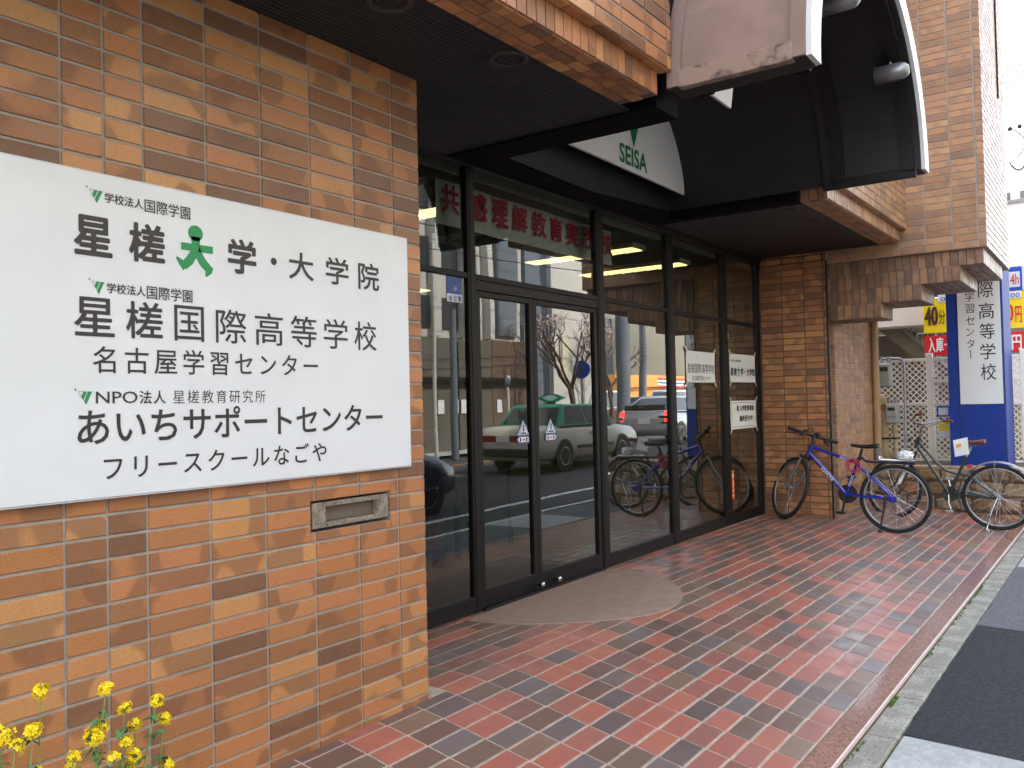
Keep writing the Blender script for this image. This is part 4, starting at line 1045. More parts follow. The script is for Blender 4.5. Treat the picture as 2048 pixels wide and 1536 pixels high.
# ------------------------------------------------------------------ inside the entrance
BN = thing('hanging_banner', 'long white banner with red characters hung inside the upper glass', 'banner', (2.4, 0.95, 2.5))
mb = MB(); n = 60
for i in range(n):
    a, b = 1.24 + 2.30 * i / n, 1.24 + 2.30 * (i + 1) / n
    w = lambda x: 0.935 + 0.006 * sin(x * 7.1) + 0.004 * sin(x * 17)
    mb.quad((a, w(a), 2.47), (b, w(b), 2.47), (b, w(b), 2.86), (a, w(a), 2.86))
mb.build('banner_cloth', M['banner'], BN)
mb = MB(); fb = lambda a, b: (a, 0.921, b)
for ch, xc in zip('共感理解教育実践校', (1.363, 1.665, 1.914, 2.160, 2.408, 2.647, 2.891, 3.134, 3.440)): put(mb, ch, (xc - 0.095, 2.548, xc + 0.095, 2.738), fb, 0.028)
mb.build('banner_lettering', M['red_ink'], BN)
TB = thing('display_table', 'dark narrow table standing behind the sliding doors', 'table', (3.1, 2.2, 0))
mb = MB(); mb.bbox((2.7, 2.0, 0.70), (3.6, 2.45, 0.74), 0.006); mb.build('table_top', M['table'], TB)
for (x, y) in ((2.76, 2.06), (3.54, 2.06), (2.76, 2.39), (3.54, 2.39)):
    mb = MB(); mb.bbox((x - 0.02, y - 0.02, 0), (x + 0.02, y + 0.02, 0.6995), 0.003); mb.build('leg', M['table'], TB)
PB = thing('notice_stand', 'dim notice stand with pale sheets just inside the first pane', 'notice board', (1.95, 1.9, 0))
mb = MB(); mb.bbox((1.62, 1.92, 0.15), (2.42, 1.95, 1.12), 0.006); mb.build('board_panel', M['wood'], PB)
for (a0, a1, b0, b1, mk) in ((1.70, 2.12, 0.72, 1.06, 'paper'), (1.66, 1.98, 0.52, 0.69, 'paper'), (1.66, 1.98, 0.36, 0.50, 'blue_st'), (1.66, 1.98, 0.22, 0.34, 'paper'), (2.14, 2.40, 0.4, 1.1, 'car_dark')):
    b = MB(); b.box((a0, 1.915, b0), (a1, 1.9195, b1)); b.build('pinned_sheet', M[mk] if mk != 'paper' else mat('aged_paper', srgb(150, 148, 138), 0.8), PB)
for x in (1.68, 2.36):
    b = MB(); b.bbox((x - 0.02, 1.88, 0), (x + 0.02, 1.99, 0.1495), 0.004); b.build('foot', M['black'], PB)
# ------------------------------------------------------------------ pipes beside the pier
DP = thing('drain_pipe', 'beige downpipe running up the pale tiled pier at its far edge', 'pipe', (8.62, -0.05, 0.2))
mb = MB(); mb.cyl((8.62, -0.052, 0.62), (8.62, -0.052, 2.3), 0.043, 20); mb.build('pipe_shaft', M['pipe'], DP)
mb = MB(); mb.cyl((8.62, -0.052, 0.0), (8.62, -0.052, 0.66), 0.050, 20); mb.build('pipe_sleeve', M['grey_wall'], DP)
for z in (1.0, 1.9):
    mb = MB(); mb.ring((8.62, -0.052, z), (0, 0, 1), 0.046, 0.006, 24, 6); mb.box((8.60, -0.02, z - 0.012), (8.64, 0.0, z + 0.012)); mb.build('pipe_bracket', M['alu'], DP)
GP = thing('gas_riser', 'thick beige gas riser with brass valve and elbows beyond the downpipe', 'pipe', (9.3, 0.0, 0.3))
mb = MB(); mb.tube([(9.3, 0.01, 0.2), (9.3, 0.004, 1.16), (9.3, 0.0, 1.22), (9.32, 0.03, 1.27), (9.4, 0.06, 1.28), (9.5, 0.07, 1.28)], 0.050, 16)
for z in (0.55, 0.95): mb.cyl((9.3, 0.006, z - 0.03), (9.3, 0.006, z + 0.03), 0.058, 16)
mb.build('riser_pipe', M['pipe_gas'], GP)
mb = MB(); mb.cyl((9.28, -0.10, 1.15), (9.28, 0.06, 1.15), 0.035, 12); mb.bbox((9.24, -0.13, 1.12), (9.28, -0.07, 1.18), 0.008); mb.cyl((9.22, -0.02, 1.15), (9.3, -0.02, 1.15), 0.05, 12); mb.build('brass_valve', M['valve'], GP)
mb = MB(); mb.bbox((9.22, -0.16, 0.727), (9.25, 0.07, 0.752), 0.004); mb.build('pipe_clamp', M['black'], GP)
G2 = thing('gas_branch_pipe', 'thin beige gas pipe with couplings standing right of the thick riser', 'pipe', (9.32, -0.12, 0.2))
mb = MB(); mb.tube([(9.32, -0.125, 0.2), (9.32, -0.115, 0.90), (9.32, -0.115, 0.95)], 0.030, 14)
for z in (0.35, 0.52, 0.86): mb.cyl((9.32, -0.118, z - 0.03), (9.32, -0.118, z + 0.03), 0.040, 14)
mb.tube([(9.32, -0.12, 0.46), (9.34, -0.06, 0.47), (9.34, -0.03, 0.58)], 0.022, 10)
mb.build('branch_pipe', M['pipe_gas'], G2)
def meter(name, label, y0, y1, z0, z1, x=9.34):
    t = thing(name, label, 'gas meter', (x, (y0 + y1) / 2, z0))
    b = MB(); b.bbox((x - 0.10, y0, z0), (x + 0.08, y1, z1), 0.02); b.bbox((x - 0.115, y0 + 0.012, z0 + (z1 - z0) * 0.35), (x - 0.1005, y1 - 0.012, z1 - 0.02), 0.01); b.build('meter_body', M['meter'], t)
    b = MB(); b.bbox((x - 0.121, y0 + 0.025, z1 - (z1 - z0) * 0.35), (x - 0.1155, y1 - 0.025, z1 - 0.05), 0.004); b.build('meter_dial', M['car_glass'], t)
    for y in (y0 + 0.03, y1 - 0.03):
        b = MB(); b.cyl((x, y, z1 - 0.01), (x, y, z1 + 0.09), 0.020, 12); b.cyl((x, y, z1 + 0.012), (x, y, z1 + 0.035), 0.03, 6); b.build('meter_union', M['alu'], t)
    return t
meter('gas_meter', 'upper grey gas meter fixed above the brass valve', -0.095, 0.055, 1.42, 1.74)
meter('gas_meter', 'lower grey gas meter hanging right of the brass valve', -0.175, -0.035, 0.93, 1.20, 9.30)
HR = thing('pipe_rail', 'slim grey bent pipe rail standing before the white lattice fence', 'rail', (9.3, -0.2, 0.3))
mb = MB(); mb.tube([(9.5, 0.06, 1.80), (9.42, -0.05, 1.80), (9.40, -0.19, 1.79), (9.40, -0.235, 1.75), (9.40, -0.245, 1.66), (9.40, -0.225, 0.2)], 0.020, 12); mb.build('rail_pipe', M['alu'], HR)

# ------------------------------------------------------------------ stone bed, pylon, signs and yard to the right
SW = thing('stone_wall', 'low wall of rough brown rubble blocks behind the bicycles', 'wall', (8.55, -0.8, 0))
mb = MB(); rs = random.Random(31)
z = -0.32
for rowi, hrow in enumerate((0.22, 0.17, 0.19, 0.16)):
    y = 0.12
    while y > -2.3:
        w = rs.uniform(0.16, 0.40); y1 = max(y - w, -2.3)
        a = rs.uniform(-0.008, 0.008); bz = rs.uniform(-0.012, 0.012)
        n = 5; V = []
        dep = rs.uniform(0.03, 0.06)
        for i in range(n + 1):
            for j in range(n + 1):
                u, v = i / n, j / n
                e = min(u, 1 - u, v, 1 - v) * 2
                bul = (1 - (1 - min(1, e * 1.6)) ** 2) * dep
                p = Vector((8.575 - bul - 0.014 * mnoise.noise(Vector((u * 3 + y * 9, v * 3 + z * 9, 3.1))), y - 0.005 - (y - y1 - 0.010) * u + 0.006 * mnoise.noise(Vector((v * 4, y * 7, z * 5))), z + 0.006 + (hrow - 0.012 + bz) * v + 0.006 * mnoise.noise(Vector((u * 4, y * 5, z * 8)))))
                V.append(p)
        mb.add(V, [(i * (n + 1) + j, (i + 1) * (n + 1) + j, (i + 1) * (n + 1) + j + 1, i * (n + 1) + j + 1) for i in range(n) for j in range(n)], 0, False)
        y = y1
    z += hrow
# cap stones
y = 0.12
while y > -2.3:
    w = rs.uniform(0.2, 0.4); mb.bbox((8.555 + rs.uniform(-.01, .01), y - w + 0.008, 0.385), (8.84, y, 0.432 + rs.uniform(-.012, .012)), 0.012); y -= w
mb.box((8.57, -2.3, -0.35), (8.80, 0.12, 0.386), 1)
mb.build('rubble_facing', [M['stone'], mat('stone_joint', srgb(84, 72, 58), 0.95)], SW)
strip('planting_bed', 8.80, 12.6, -2.3, 1.5, lambda x: 0.0, M['soil'], 0.355, 20)
mb = MB(); rb = random.Random(77)
for k in range(60):
    yy = rb.choice([rb.uniform(-0.75, 0.0), rb.uniform(-0.72, -0.5), rb.uniform(-1.9, -1.4)]); xx = rb.uniform(8.85, 9.3)
    for q in range(4): blade(mb, (xx + rb.uniform(-.02, .02), yy + rb.uniform(-.02, .02), 0.352), rb.uniform(0, 6.28), rb.uniform(0.02, 0.08), rb.uniform(0.004, 0.012), rb.uniform(0.5, 1.0))
o = mb.build('bed_weeds', M['weed']); struct(o, 'stuff')
mb = MB()
for k in range(40):
    p = Vector((rb.uniform(8.85, 9.45), rb.uniform(-0.8, 0.1), 0.357)); r = rb.uniform(0.015, 0.05)
    mb.lathe([(0, -r * .4), (r, -r * 0.2), (r * 0.8, r * 0.4), (0, r * .6)], p, 'Z', 7)
o = mb.build('bed_pebbles', M['stone']); struct(o, 'stuff')

PY = thing('pylon_sign', 'tall blue pylon with a white panel of vertical black lettering behind the stone wall', 'sign', (9.9, -1.07, 0.3))
mb = MB(); mb.bbox((9.5, -1.398, 0.2), (10.4, -0.748, 4.02), 0.006); mb.build('pylon_body', M['pylon'], PY)
mb = MB()
for y in (-0.872, -1.385): mb.bbox((9.4965, y - 0.003, 0.3), (9.4998, y + 0.003, 4.0), 0.001)
mb.build('pylon_seam', M['car_dark'], PY)
mb = MB(); mb.bbox((9.484, -1.372, 1.170), (9.4962, -0.886, 3.10), 0.002); mb.build('pylon_panel', M['sign_white'], PY)
fp = lambda a, b: (9.4832, -a, b)
mb = MB()
for ch, z0, z1 in (('際', 2.530, 2.735), ('高', 2.255, 2.462), ('等', 1.998, 2.200), ('学', 1.738, 1.942), ('校', 1.474, 1.684)): put(mb, ch, (1.130, z0, 1.302, z1), fp, 0.004)
for ch, z0, z1, a0, a1 in (('学', 2.492, 2.612, .975, 1.085), ('習', 2.341, 2.460, .977, 1.083), ('セ', 2.190, 2.300, .977, 1.078), ('ン', 2.048, 2.146, .98, 1.07), ('タ', 1.892, 2.004, .982, 1.07)): put(mb, ch, (a0, z0, a1, z1), fp, -0.002)
mb.add([fp(1.016, 1.760), fp(1.026, 1.760), fp(1.026, 1.872), fp(1.016, 1.872)], [(0, 1, 2, 3)])
mb.build('pylon_lettering', M['ink_black'], PY)

PS = thing('parking_sign', 'wide yellow, red and blue parking tariff board behind the blue pylon', 'sign', (12.5, -0.75, 1.9))
def panel(parent, name, x, y0, y1, z0, z1, m, d=0.06):
    b = MB(); b.bbox((x, y1, z0), (x + d, y0, z1), 0.004); return b.build(name, m, parent)
panel(PS, 'blue_panel', 12.5, 0.03, -1.385, 2.895, 3.27, M['blue_sign'])
panel(PS, 'white_edge', 12.49, -1.3855, -1.52, 2.895, 3.27, M['sign_white'])
panel(PS, 'yellow_panel', 12.5, 0.03, -1.52, 2.31, 2.885, M['yellow'])
panel(PS, 'red_panel', 12.5, 0.03, -1.52, 1.94, 2.26, M['red_sign'])
for (y0, y1, z0, z1) in ((-1.19, -1.355, 2.95, 3.19), (-0.19, -0.40, 2.80, 2.945), (-1.19, -1.365, 2.775, 2.875)):
    panel(PS, 'white_inset', 12.485, y0, y1, z0, z1, M['sign_white'], 0.02)
fq = lambda a, b: (12.478, -a, b)
b = MB(); latin(b, '40', -0.005, 0.180, 2.440, 2.735, fq, 0.03); put(b, '分', (0.200, 2.445, 0.295, 2.68), fq, 0.012); b.build('tariff_lettering', M['brown_ink'], PS)
b = MB(); put(b, '入', (0.03, 1.99, 0.135, 2.235), fq, 0.045); put(b, '庫', (0.145, 1.99, 0.255, 2.235), fq, 0.035); put(b, '～', (0.265, 2.08, 0.335, 2.13), fq, 0.03); put(b, '円', (1.215, 1.972, 1.350, 2.206), fq, 0.03); put(b, '0', (1.10, 1.972, 1.20, 2.206), fq, 0.03); b.build('tariff_lettering', M['paper'], PS)
b = MB(); put(b, '0', (1.15, 2.42, 1.255, 2.692), fq, 0.03); put(b, '円', (1.278, 2.39, 1.365, 2.65), fq, 0.03); b.build('tariff_lettering', M['red_sign'], PS)
b = MB(); put(b, '4', (1.225, 2.99, 1.285, 3.155), fq, 0.02); put(b, 'h', (1.295, 2.99, 1.342, 3.155), fq, 0.01); b.build('tariff_lettering', M['red_sign'], PS)
b = MB()
for k, ch in enumerate('00'): put(b, ch, (1.225 + k * 0.065, 2.79, 1.28 + k * 0.065, 2.86), fq, 0.0)
for k, ch in enumerate('00'): put(b, ch, (0.235 + k * 0.08, 2.82, 0.305 + k * 0.08, 2.88), fq, 0.0)
b.build('tariff_lettering', M['blue_sign'], PS)
b = MB()
for y in (-0.1, -0.6, -1.4): b.bbox((12.58, y - 0.03, 0.3), (12.64, y + 0.03, 3.2), 0.005)
b.build('sign_frame', M['alu'], PS)
FN = thing('lattice_fence', 'white mesh fence panel with posts below the parking tariff board', 'fence', (10.6, -0.2, 0.3))
for (y0, y1) in ((0.75, -0.318), (-0.385, -1.5)):
    b = MB(); 
    for (z0, z1) in ((0.40, 1.15), (1.19, 1.80)):
        h = z1 - z0; L_ = y0 - y1; st = 0.085
        k = -int(h / st) - 1
        while k * st < L_ + h:
            for s_ in (1, -1):
                a = k * st
                # clip diagonal to the rectangle
                t0, t1 = max(0, -a), min(h, L_ - a)
                if t1 - t0 > 0.01:
                    pa, pb = (a + t0, t0), (a + t1, t1)
                    if s_ < 0: pa, pb = (L_ - pa[0], pa[1]), (L_ - pb[0], pb[1])
                    b.tube([(10.6 + s_ * 0.006, y0 - pa[0], z0 + pa[1]), (10.6 + s_ * 0.006, y0 - pb[0], z0 + pb[1])], 0.0085, 5)
            k += 1
    b.build('mesh_panel', M['fence'], FN)
    for z in (0.36, 1.17, 1.81) + ((1.49,) if y0 < 0 else ()):
        b = MB(); b.bbox((10.575, y1, z - 0.022), (10.625, y0, z + 0.022), 0.004); b.build('fence_rail', M['fence'], FN)
for y in (-0.35, 0.78, -1.52):
    b = MB(); b.bbox((10.56, y - 0.045, 0.2), (10.64, y + 0.045, 1.90), 0.006); b.build('fence_post', M['fence'], FN)
FS = thing('fence_sign', 'little blue and white plate on the lattice fence over a yellow one', 'sign', (10.55, -0.5, 0.75))
for (y0, y1, z0, z1, mk) in ((-0.43, -0.60, 0.99, 1.14, 'blue_sign'), (-0.455, -0.58, 1.01, 1.115, 'paper'), (-0.44, -0.60, 0.70, 0.94, 'paper'), (-0.45, -0.59, 0.79, 0.935, 'yellow')):
    b = MB(); b.bbox((10.545 - (0.004 if mk in ('paper', 'yellow') and z0 != 0.70 else 0), y1, z0), (10.552, y0, z1), 0.001); b.build('sign_plate', M[mk], FS)
ST = thing('stair_building', 'bright white building with an outside staircase behind the lattice fence', 'building', (14, 0.8, 0.3))
b = MB(); b.bbox((13.0, -0.35, 2.49), (15.2, 4.0, 2.82), 0.01); b.box((13.4, 1.0, 2.82), (15.2, 4.0, 7.0)); b.build('landing_slab', M['white_wall'], ST)
b = MB(); b.box((15.2, -1.6, 0.0), (15.6, 4.0, 2.49)); b.build('wall', M['grey_wall'], ST)
b = MB(); b.prism([(0.95, 2.488), (0.55, 2.488), (-0.55, 1.30), (-0.55, 1.12)], 13.5, 14.7, lambda a, c_, q: (q, a, c_)); b.build('stair_flight', M['grey_wall'], ST)
b = MB()
for k in range(12):
    y = 0.48 - k * 0.085; z0 = 2.42 - k * 0.092
    b.cyl((13.45, y, z0), (13.45, y, z0 + 0.55), 0.010, 6)
b.tube([(13.45, 0.55, 2.50), (13.45, -0.55, 1.35)], 0.022, 8); b.tube([(13.45, 0.55, 3.02), (13.45, -0.55, 1.87)], 0.022, 8); b.build('stair_railing', M['alu'], ST)
CB2 = thing('meter_cabinet', 'tall pale utility cabinet with conduits at the right edge beyond the pylon', 'cabinet', (11.6, -1.4, 0.3))
b = MB(); b.bbox((11.6, -1.72, 1.12), (11.85, -1.28, 1.82), 0.01); b.build('cabinet_box', M['white_wall'], CB2)
b = MB()
for y in (-1.31, -1.35): b.tube([(11.66, y, 0.2), (11.66, y, 1.12)], 0.016, 8)
b.build('conduit', M['pipe'], CB2)
b = MB(); b.bbox((11.75, -1.85, 0.2), (11.85, -1.30, 1.12), 0.008); b.build('cabinet_back', M['white_wall'], CB2)
SD = thing('siding_building', 'pale ribbed building rising at the right edge under the cables', 'building', (20, -2, 0))
b = MB(); b.box((20.0, -1.35, 0.0), (26.0, -0.46, 6.6))
for k in range(5): b.box((19.97, -0.5 - k * 0.19, 0.2), (20.0, -0.47 - k * 0.19, 5.7), 0)
b.build('wall', M['siding'], SD)
for k in range(2):
    b = MB(); b.box((19.96, -0.62 - k * 0.30, 5.80), (19.995, -0.52 - k * 0.30, 5.95)); b.build('vent_window', M['grey_wall'], SD)
b = MB(); b.box((19.93, -1.36, 5.70), (19.999, -0.46, 5.765)); b.build('ledge', M['alu'], SD)
OC = thing('overhead_cable', 'dark looped service cables crossing the white sky at upper right', 'cable', (16, -1.2, 6))
b = MB()
for (z0, z1, sg) in ((7.45, 7.75, 0.02), (7.40, 7.55, 0.05), (7.28, 7.45, 0.06)):
    b.tube([(16.0, -0.6 - k * 0.12, z0 + (z1 - z0) * k / 12 - sg * sin(pi * k / 12)) for k in range(13)], 0.012, 5)
b.tube([(16.0, -1.05 - 0.20 * sin(t / 12 * pi * 1.1), 6.35 - 0.66 * t / 12) for t in range(13)], 0.014, 5)
b.tube([(16.0, -0.95 - 0.3 * t / 12, 5.75 - 0.20 * sin(pi * t / 14)) for t in range(13)], 0.014, 5)
b.build('cable_line', M['wire'], OC)
for (y, z, mk) in ((-1.00, 6.36, 'wire'), (-1.16, 6.38, 'wire')):
    b = MB(); b.lathe([(0, -0.04), (0.035, -0.03), (0.045, 0), (0.03, 0.04), (0, 0.05)], (16.0, y, z), 'Z', 12); b.build('insulator', M[mk], OC)

# ------------------------------------------------------------------ bicycles
def wheel(parent, name, c, ax, R, mt_rim='alu', spokes=28, seed=0):
    c, ax = Vector(c), Vector(ax).normalized()
    b = MB(); b.ring(c, ax, R - 0.018, 0.0185, 64, 10); w = b.build(name, M['rubber'], parent, loc=c)
    b = MB(); b.ring(c, ax, R - 0.045, 0.011, 64, 8, flat=1.1); b.build('rim', M[mt_rim], w)
    b = MB(); e1 = Vector((0, 0, 1)).cross(ax).normalized(); e2 = ax.cross(e1)
    for k in range(spokes):
        t = 2 * pi * k / spokes; s = 1 if k % 2 else -1
        t2 = t + (0.9 if (k // 2) % 2 else -0.9)
        p = c + ax * (s * 0.028) + (e1 * cos(t2) + e2 * sin(t2)) * 0.026
        q = c + (e1 * cos(t) + e2 * sin(t)) * (R - 0.052)
        b.tube([p, q], 0.0011, 4, cap=False)
    b.build('spokes', M['chrome'], w)
    b = MB(); b.cyl(c - ax * 0.035, c + ax * 0.035, 0.018, 12); b.cyl(c - ax * 0.034, c - ax * 0.028, 0.03, 14); b.cyl(c + ax * 0.028, c + ax * 0.034, 0.03, 14); b.cyl(c - ax * 0.065, c + ax * 0.065, 0.006, 8); b.build('hub', M['alu'], w)
    return w
def rot(p, base, axis, ang):
    return Vector(base) + Matrix.Rotation(ang, 3, Vector(axis)) @ (Vector(p) - Vector(base))
def saddle(parent, X, n, r, m, wide=0.07, z_drop=0.0):
    """n, r = (y, z) of nose and rear"""
    b = MB(); L_ = Vector((0, r[0] - n[0], r[1] - n[1])); V = []; N = 16; S = 12
    for i in range(N + 1):
        t = i / N
        w = 0.018 + (wide - 0.018) * max(0, (t - 0.35) / 0.65) ** 0.8 if t > 0.35 else 0.012 + 0.006 * t / 0.35
        if t > 0.9: w *= 1 - (t - 0.9) * 2.2
        hgt = 0.034 + 0.026 * t
        top = 0.012 * sin(t * pi * 1.1) * -1 + 0.012 * t
        for k in range(S):
            a = 2 * pi * k / S
            V.append((X + w * cos(a), n[0] + L_.y * t, n[1] + L_.z * t + top + (hgt * 0.35 * sin(a) if sin(a) > 0 else hgt * 1.1 * sin(a) * (0.9 if abs(cos(a)) > 0.6 else 0.35))))
    Fc = [(i * S + k, i * S + (k + 1) % S, (i + 1) * S + (k + 1) % S, (i + 1) * S + k) for i in range(N) for k in range(S)]
    b.add(V, Fc, 0, True); b.add(V[:S], [tuple(range(S))]); b.add(V[-S:], [tuple(range(S))])
    return b.build('saddle', m, parent)
def tube_text(parent, txt, p, q, X, off, h, m, t0, t1):
    """letters along a frame tube from p to q ((y,z) pairs), reading towards q, on the side facing -X"""
    d = Vector((0, q[0] - p[0], q[1] - p[1])); L_ = d.length; d.normalize()
    up = Vector((1, 0, 0)).cross(d) * -1.0
    if (Vector((-1, 0, 0)).cross(d)).dot(up) < 0: pass
    up = Vector((0, -d.z, d.y)) if True else up
    up = d.cross(Vector((-1, 0, 0))) * -1
    o = Vector((X - off, p[0], p[1]))
    b = MB(); latin(b, txt, L_ * t0, L_ * t1, -h / 2, h / 2, lambda a, c_: o + d * a + up * c_, 0.02)
    return b.build('frame_lettering', m, parent)

# blue sports bicycle leaning by the recess corner
BX = 6.40
B1 = thing('blue_bicycle', 'blue sports bicycle with black saddle parked against the corner of the recess', 'bicycle', (BX, -0.2, -0.05))
R_, BB, HT, HB, SCl = (-0.69, 0.258), (-0.215, 0.285), (0.118, 0.800), (0.168, 0.690), (-0.335, 0.615)
P3 = lambda p, dx=0.0: (BX + dx, p[0], p[1])
b = MB()
b.tube([P3(HB), P3((0.155, 0.715)), P3(HT)], 0.0225, 16)
b.tube([P3((0.155, 0.71)), P3(BB)], 0.0205, 14); b.tube([P3((0.118, 0.772)), P3(SCl)], 0.0165, 14)
b.tube([P3(BB), P3((-0.348, 0.655))], 0.0165, 14); b.cyl(P3(BB, -0.036), P3(BB, 0.036), 0.024, 16)
for s in (-1, 1):
    b.tube([P3((-0.330, 0.60), s * 0.012), P3((-0.42, 0.52), s * 0.045), P3(R_, s * 0.062)], 0.0105, 10)
    b.tube([P3(BB, s * 0.03), P3((-0.36, 0.275), s * 0.045), P3(R_, s * 0.062)], 0.0125, 10)
b.bbox((BX - 0.07, R_[0] - 0.02, R_[1] - 0.03), (BX - 0.06, R_[0] + 0.05, R_[1] + 0.03), 0.004)
b.build('frame', M['blue_fr'], B1)
tube_text(B1, 'GIOS', (0.155, 0.71), BB, BX, 0.0212, 0.030, M['paper'], 0.36, 0.66)
tube_text(B1, 'GIOS', BB, SCl, BX, 0.0172, 0.024, M['paper'], 0.26, 0.60)
tube_text(B1, 'GIOS', (0.118, 0.772), SCl, BX, 0.0172, 0.020, M['paper'], 0.62, 0.82)
wheel(B1, 'rear_wheel', P3(R_), (1, 0, 0), 0.347)
STA = Vector((0, HT[0] - HB[0], HT[1] - HB[1])).normalized(); SB0 = Vector(P3(HB)); ANG = radians(-46)
rr = lambda y, z, dx=0.0: rot((BX + dx, y, z), SB0, STA, ANG)
fa = rr(0.405, 0.335)
fax = Matrix.Rotation(ANG, 3, STA) @ Vector((1, 0, 0))
wheel(B1, 'front_wheel', fa, fax, 0.345)
b = MB()
for s in (-1, 1):
    b.tube([rr(0.195, 0.655, s * 0.058), rr(0.27, 0.53, s * 0.060), rr(0.335, 0.43, s * 0.060)], 0.0155, 12)
    b.tube([rr(0.335, 0.43, s * 0.060), rr(0.405, 0.335, s * 0.058)], 0.0195, 12, mi=0)
b.build('fork_leg', M['alu'], B1)
b = MB(); b.tube([rr(0.195, 0.66, -0.07), rr(0.19, 0.672, 0), rr(0.195, 0.66, 0.07)], 0.020, 12)
b.tube([rr(HB[0], HB[1]), rr(0.172, 0.665)], 0.022, 14); b.build('fork_crown', M['black'], B1)
b = MB(); b.tube([rr(HT[0], HT[1]), rr(0.100, 0.845), rr(0.150, 0.900)], 0.017, 12)
b.tube([rr(0.145, 0.905, -0.30), rr(0.150, 0.905, -0.10), rr(0.150, 0.900, 0), rr(0.150, 0.905, 0.10), rr(0.145, 0.905, 0.30)], 0.0135, 12); b.build('handlebar', M['black'], B1)
for s in (-1, 1):
    b = MB(); b.tube([rr(0.145, 0.905, s * 0.30), rr(0.146, 0.905, s * 0.18)], 0.0185, 14); b.build('handle_grip', M['rubber'], B1)
    b = MB(); b.tube([rr(0.165, 0.90, s * 0.15), rr(0.215, 0.885, s * 0.18), rr(0.225, 0.878, s * 0.27)], 0.006, 8); b.bbox(rr(0.12, 0.87, s * 0.15) - Vector((.02, .02, .015)), rr(0.12, 0.87, s * 0.15) + Vector((.02, .02, .02)), 0.004); b.build('brake_lever', M['black'], B1)
b = MB(); b.bbox(rr(0.16, 0.915, 0.06) - Vector((0.035, 0.03, 0)), rr(0.16, 0.915, 0.06) + Vector((0.035, 0.03, 0.03)), 0.008); b.bbox(rr(0.19, 0.905, -0.06) - Vector((0.03, 0.03, 0)), rr(0.19, 0.905, -0.06) + Vector((0.03, 0.03, 0.05)), 0.012); b.build('handlebar_lamp', M['plastic'], B1)
b = MB(); b.ring(rr(0.15, 0.955, -0.03), (1, 0.3, 0), 0.022, 0.006, 20, 6, a0=0, a1=4.6); b.build('phone_holder', M['plastic'], B1)
b = MB()
for (p, q, r, dx) in (((0.16, 0.89), (0.16, 0.74), (0.08, 0.70), -0.03), ((0.15, 0.89), (0.20, 0.80), (0.19, 0.70), 0.03)):
    b.tube([rr(p[0], p[1], dx * 4), rr(p[0] + 0.07, p[1] + 0.02, dx * 2), rr(q[0] + 0.06, q[1], dx), (BX + dx * 0.6, r[0], r[1])], 0.003, 6)
b.build('brake_cable', M['black'], B1)
b = MB(); b.tube([P3((-0.335, 0.60)), P3((-0.385, 0.76))], 0.0145, 12); b.cyl(P3((-0.350, 0.655), -0.02), P3((-0.350, 0.655), 0.02), 0.02, 10); b.build('seat_post', M['black'], B1)
saddle(B1, BX, (-0.275, 0.802), (-0.545, 0.785), M['plastic'])
b = MB(); b.cyl(P3(BB, 0.045), P3(BB, 0.052), 0.098, 28); b.cyl(P3(BB, 0.040), P3(BB, 0.058), 0.05, 20); b.build('chain_ring', M['black'], B1)
b = MB(); b.tube([P3(BB, -0.058), P3((-0.205, 0.20), -0.064), P3((-0.185, 0.115), -0.066)], 0.0125, 10); b.build('crank_arm', M['black'], B1)
b = MB(); b.tube([P3(BB, 0.058), P3((-0.22, 0.37), 0.064), P3((-0.24, 0.455), 0.066)], 0.0125, 10); b.build('crank_arm', M['black'], B1)
b = MB(); b.bbox((BX - 0.16, -0.225, 0.095), (BX - 0.075, -0.14, 0.118), 0.006); b.build('pedal', M['black'], B1)
b = MB(); b.bbox((BX + 0.075, -0.285, 0.445), (BX + 0.16, -0.20, 0.468), 0.006); b.build('pedal', M['black'], B1)
b = MB(); b.tube([P3((-0.215, 0.38), 0.05), P3((-0.69, 0.30), 0.05)], 0.004, 5); b.tube([P3((-0.23, 0.187), 0.05), P3((-0.62, 0.14), 0.05), P3((-0.70, 0.215), 0.05)], 0.004, 5); b.cyl(P3(R_, 0.042), P3(R_, 0.055), 0.045, 18); b.cyl(P3((-0.66, 0.15), 0.046), P3((-0.66, 0.15), 0.056), 0.025, 12); b.build('chain', M['rust'], B1)
b = MB(); b.tube([P3((-0.615, 0.29), -0.075), P3((-0.60, 0.18), -0.085)], 0.014, 10); b.tube([P3((-0.60, 0.18), -0.085), P3((-0.555, -0.055), -0.10)], 0.009, 8); b.bbox((BX - 0.12, -0.58, -0.072), (BX - 0.08, -0.535, -0.058), 0.004); b.build('kickstand', M['black'], B1)
b = MB(); b.tube([P3((-0.37, 0.675)), P3((-0.42, 0.632)), P3((-0.89, 0.620))], 0.014, 10); b.tube([P3((-0.85, 0.62)), P3((-0.87, 0.58))], 0.012, 8); b.build('rack_beam', M['black'], B1)
b = MB()
for s in (-1, 0, 1): b.tube([P3((-0.555, 0.690), s * 0.05), P3((-0.565, 0.652), s * 0.055), P3((-0.88, 0.645), s * 0.055)], 0.0045, 8)
for y in (-0.58, -0.72, -0.87): b.tube([P3((y, 0.648), -0.058), P3((y, 0.648), 0.058)], 0.0045, 8)
b.build('carrier_rack', M['chrome'], B1)
b = MB(); b.tube([P3((-0.435, 0.545), -0.06), P3((-0.455, 0.44), -0.055)], 0.007, 8); b.tube([P3((-0.435, 0.545), 0.06), P3((-0.455, 0.44), 0.055)], 0.007, 8); b.build('rear_brake', M['alu'], B1)
b = MB(); b.tube([P3((-0.16, 0.44)), P3((-0.17, 0.40), -0.03), P3((-0.12, 0.36), -0.03), P3((-0.10, 0.43), -0.03)], 0.004, 6); b.build('bottle_cage', M['black'], B1)
b = MB(); rl = random.Random(3)
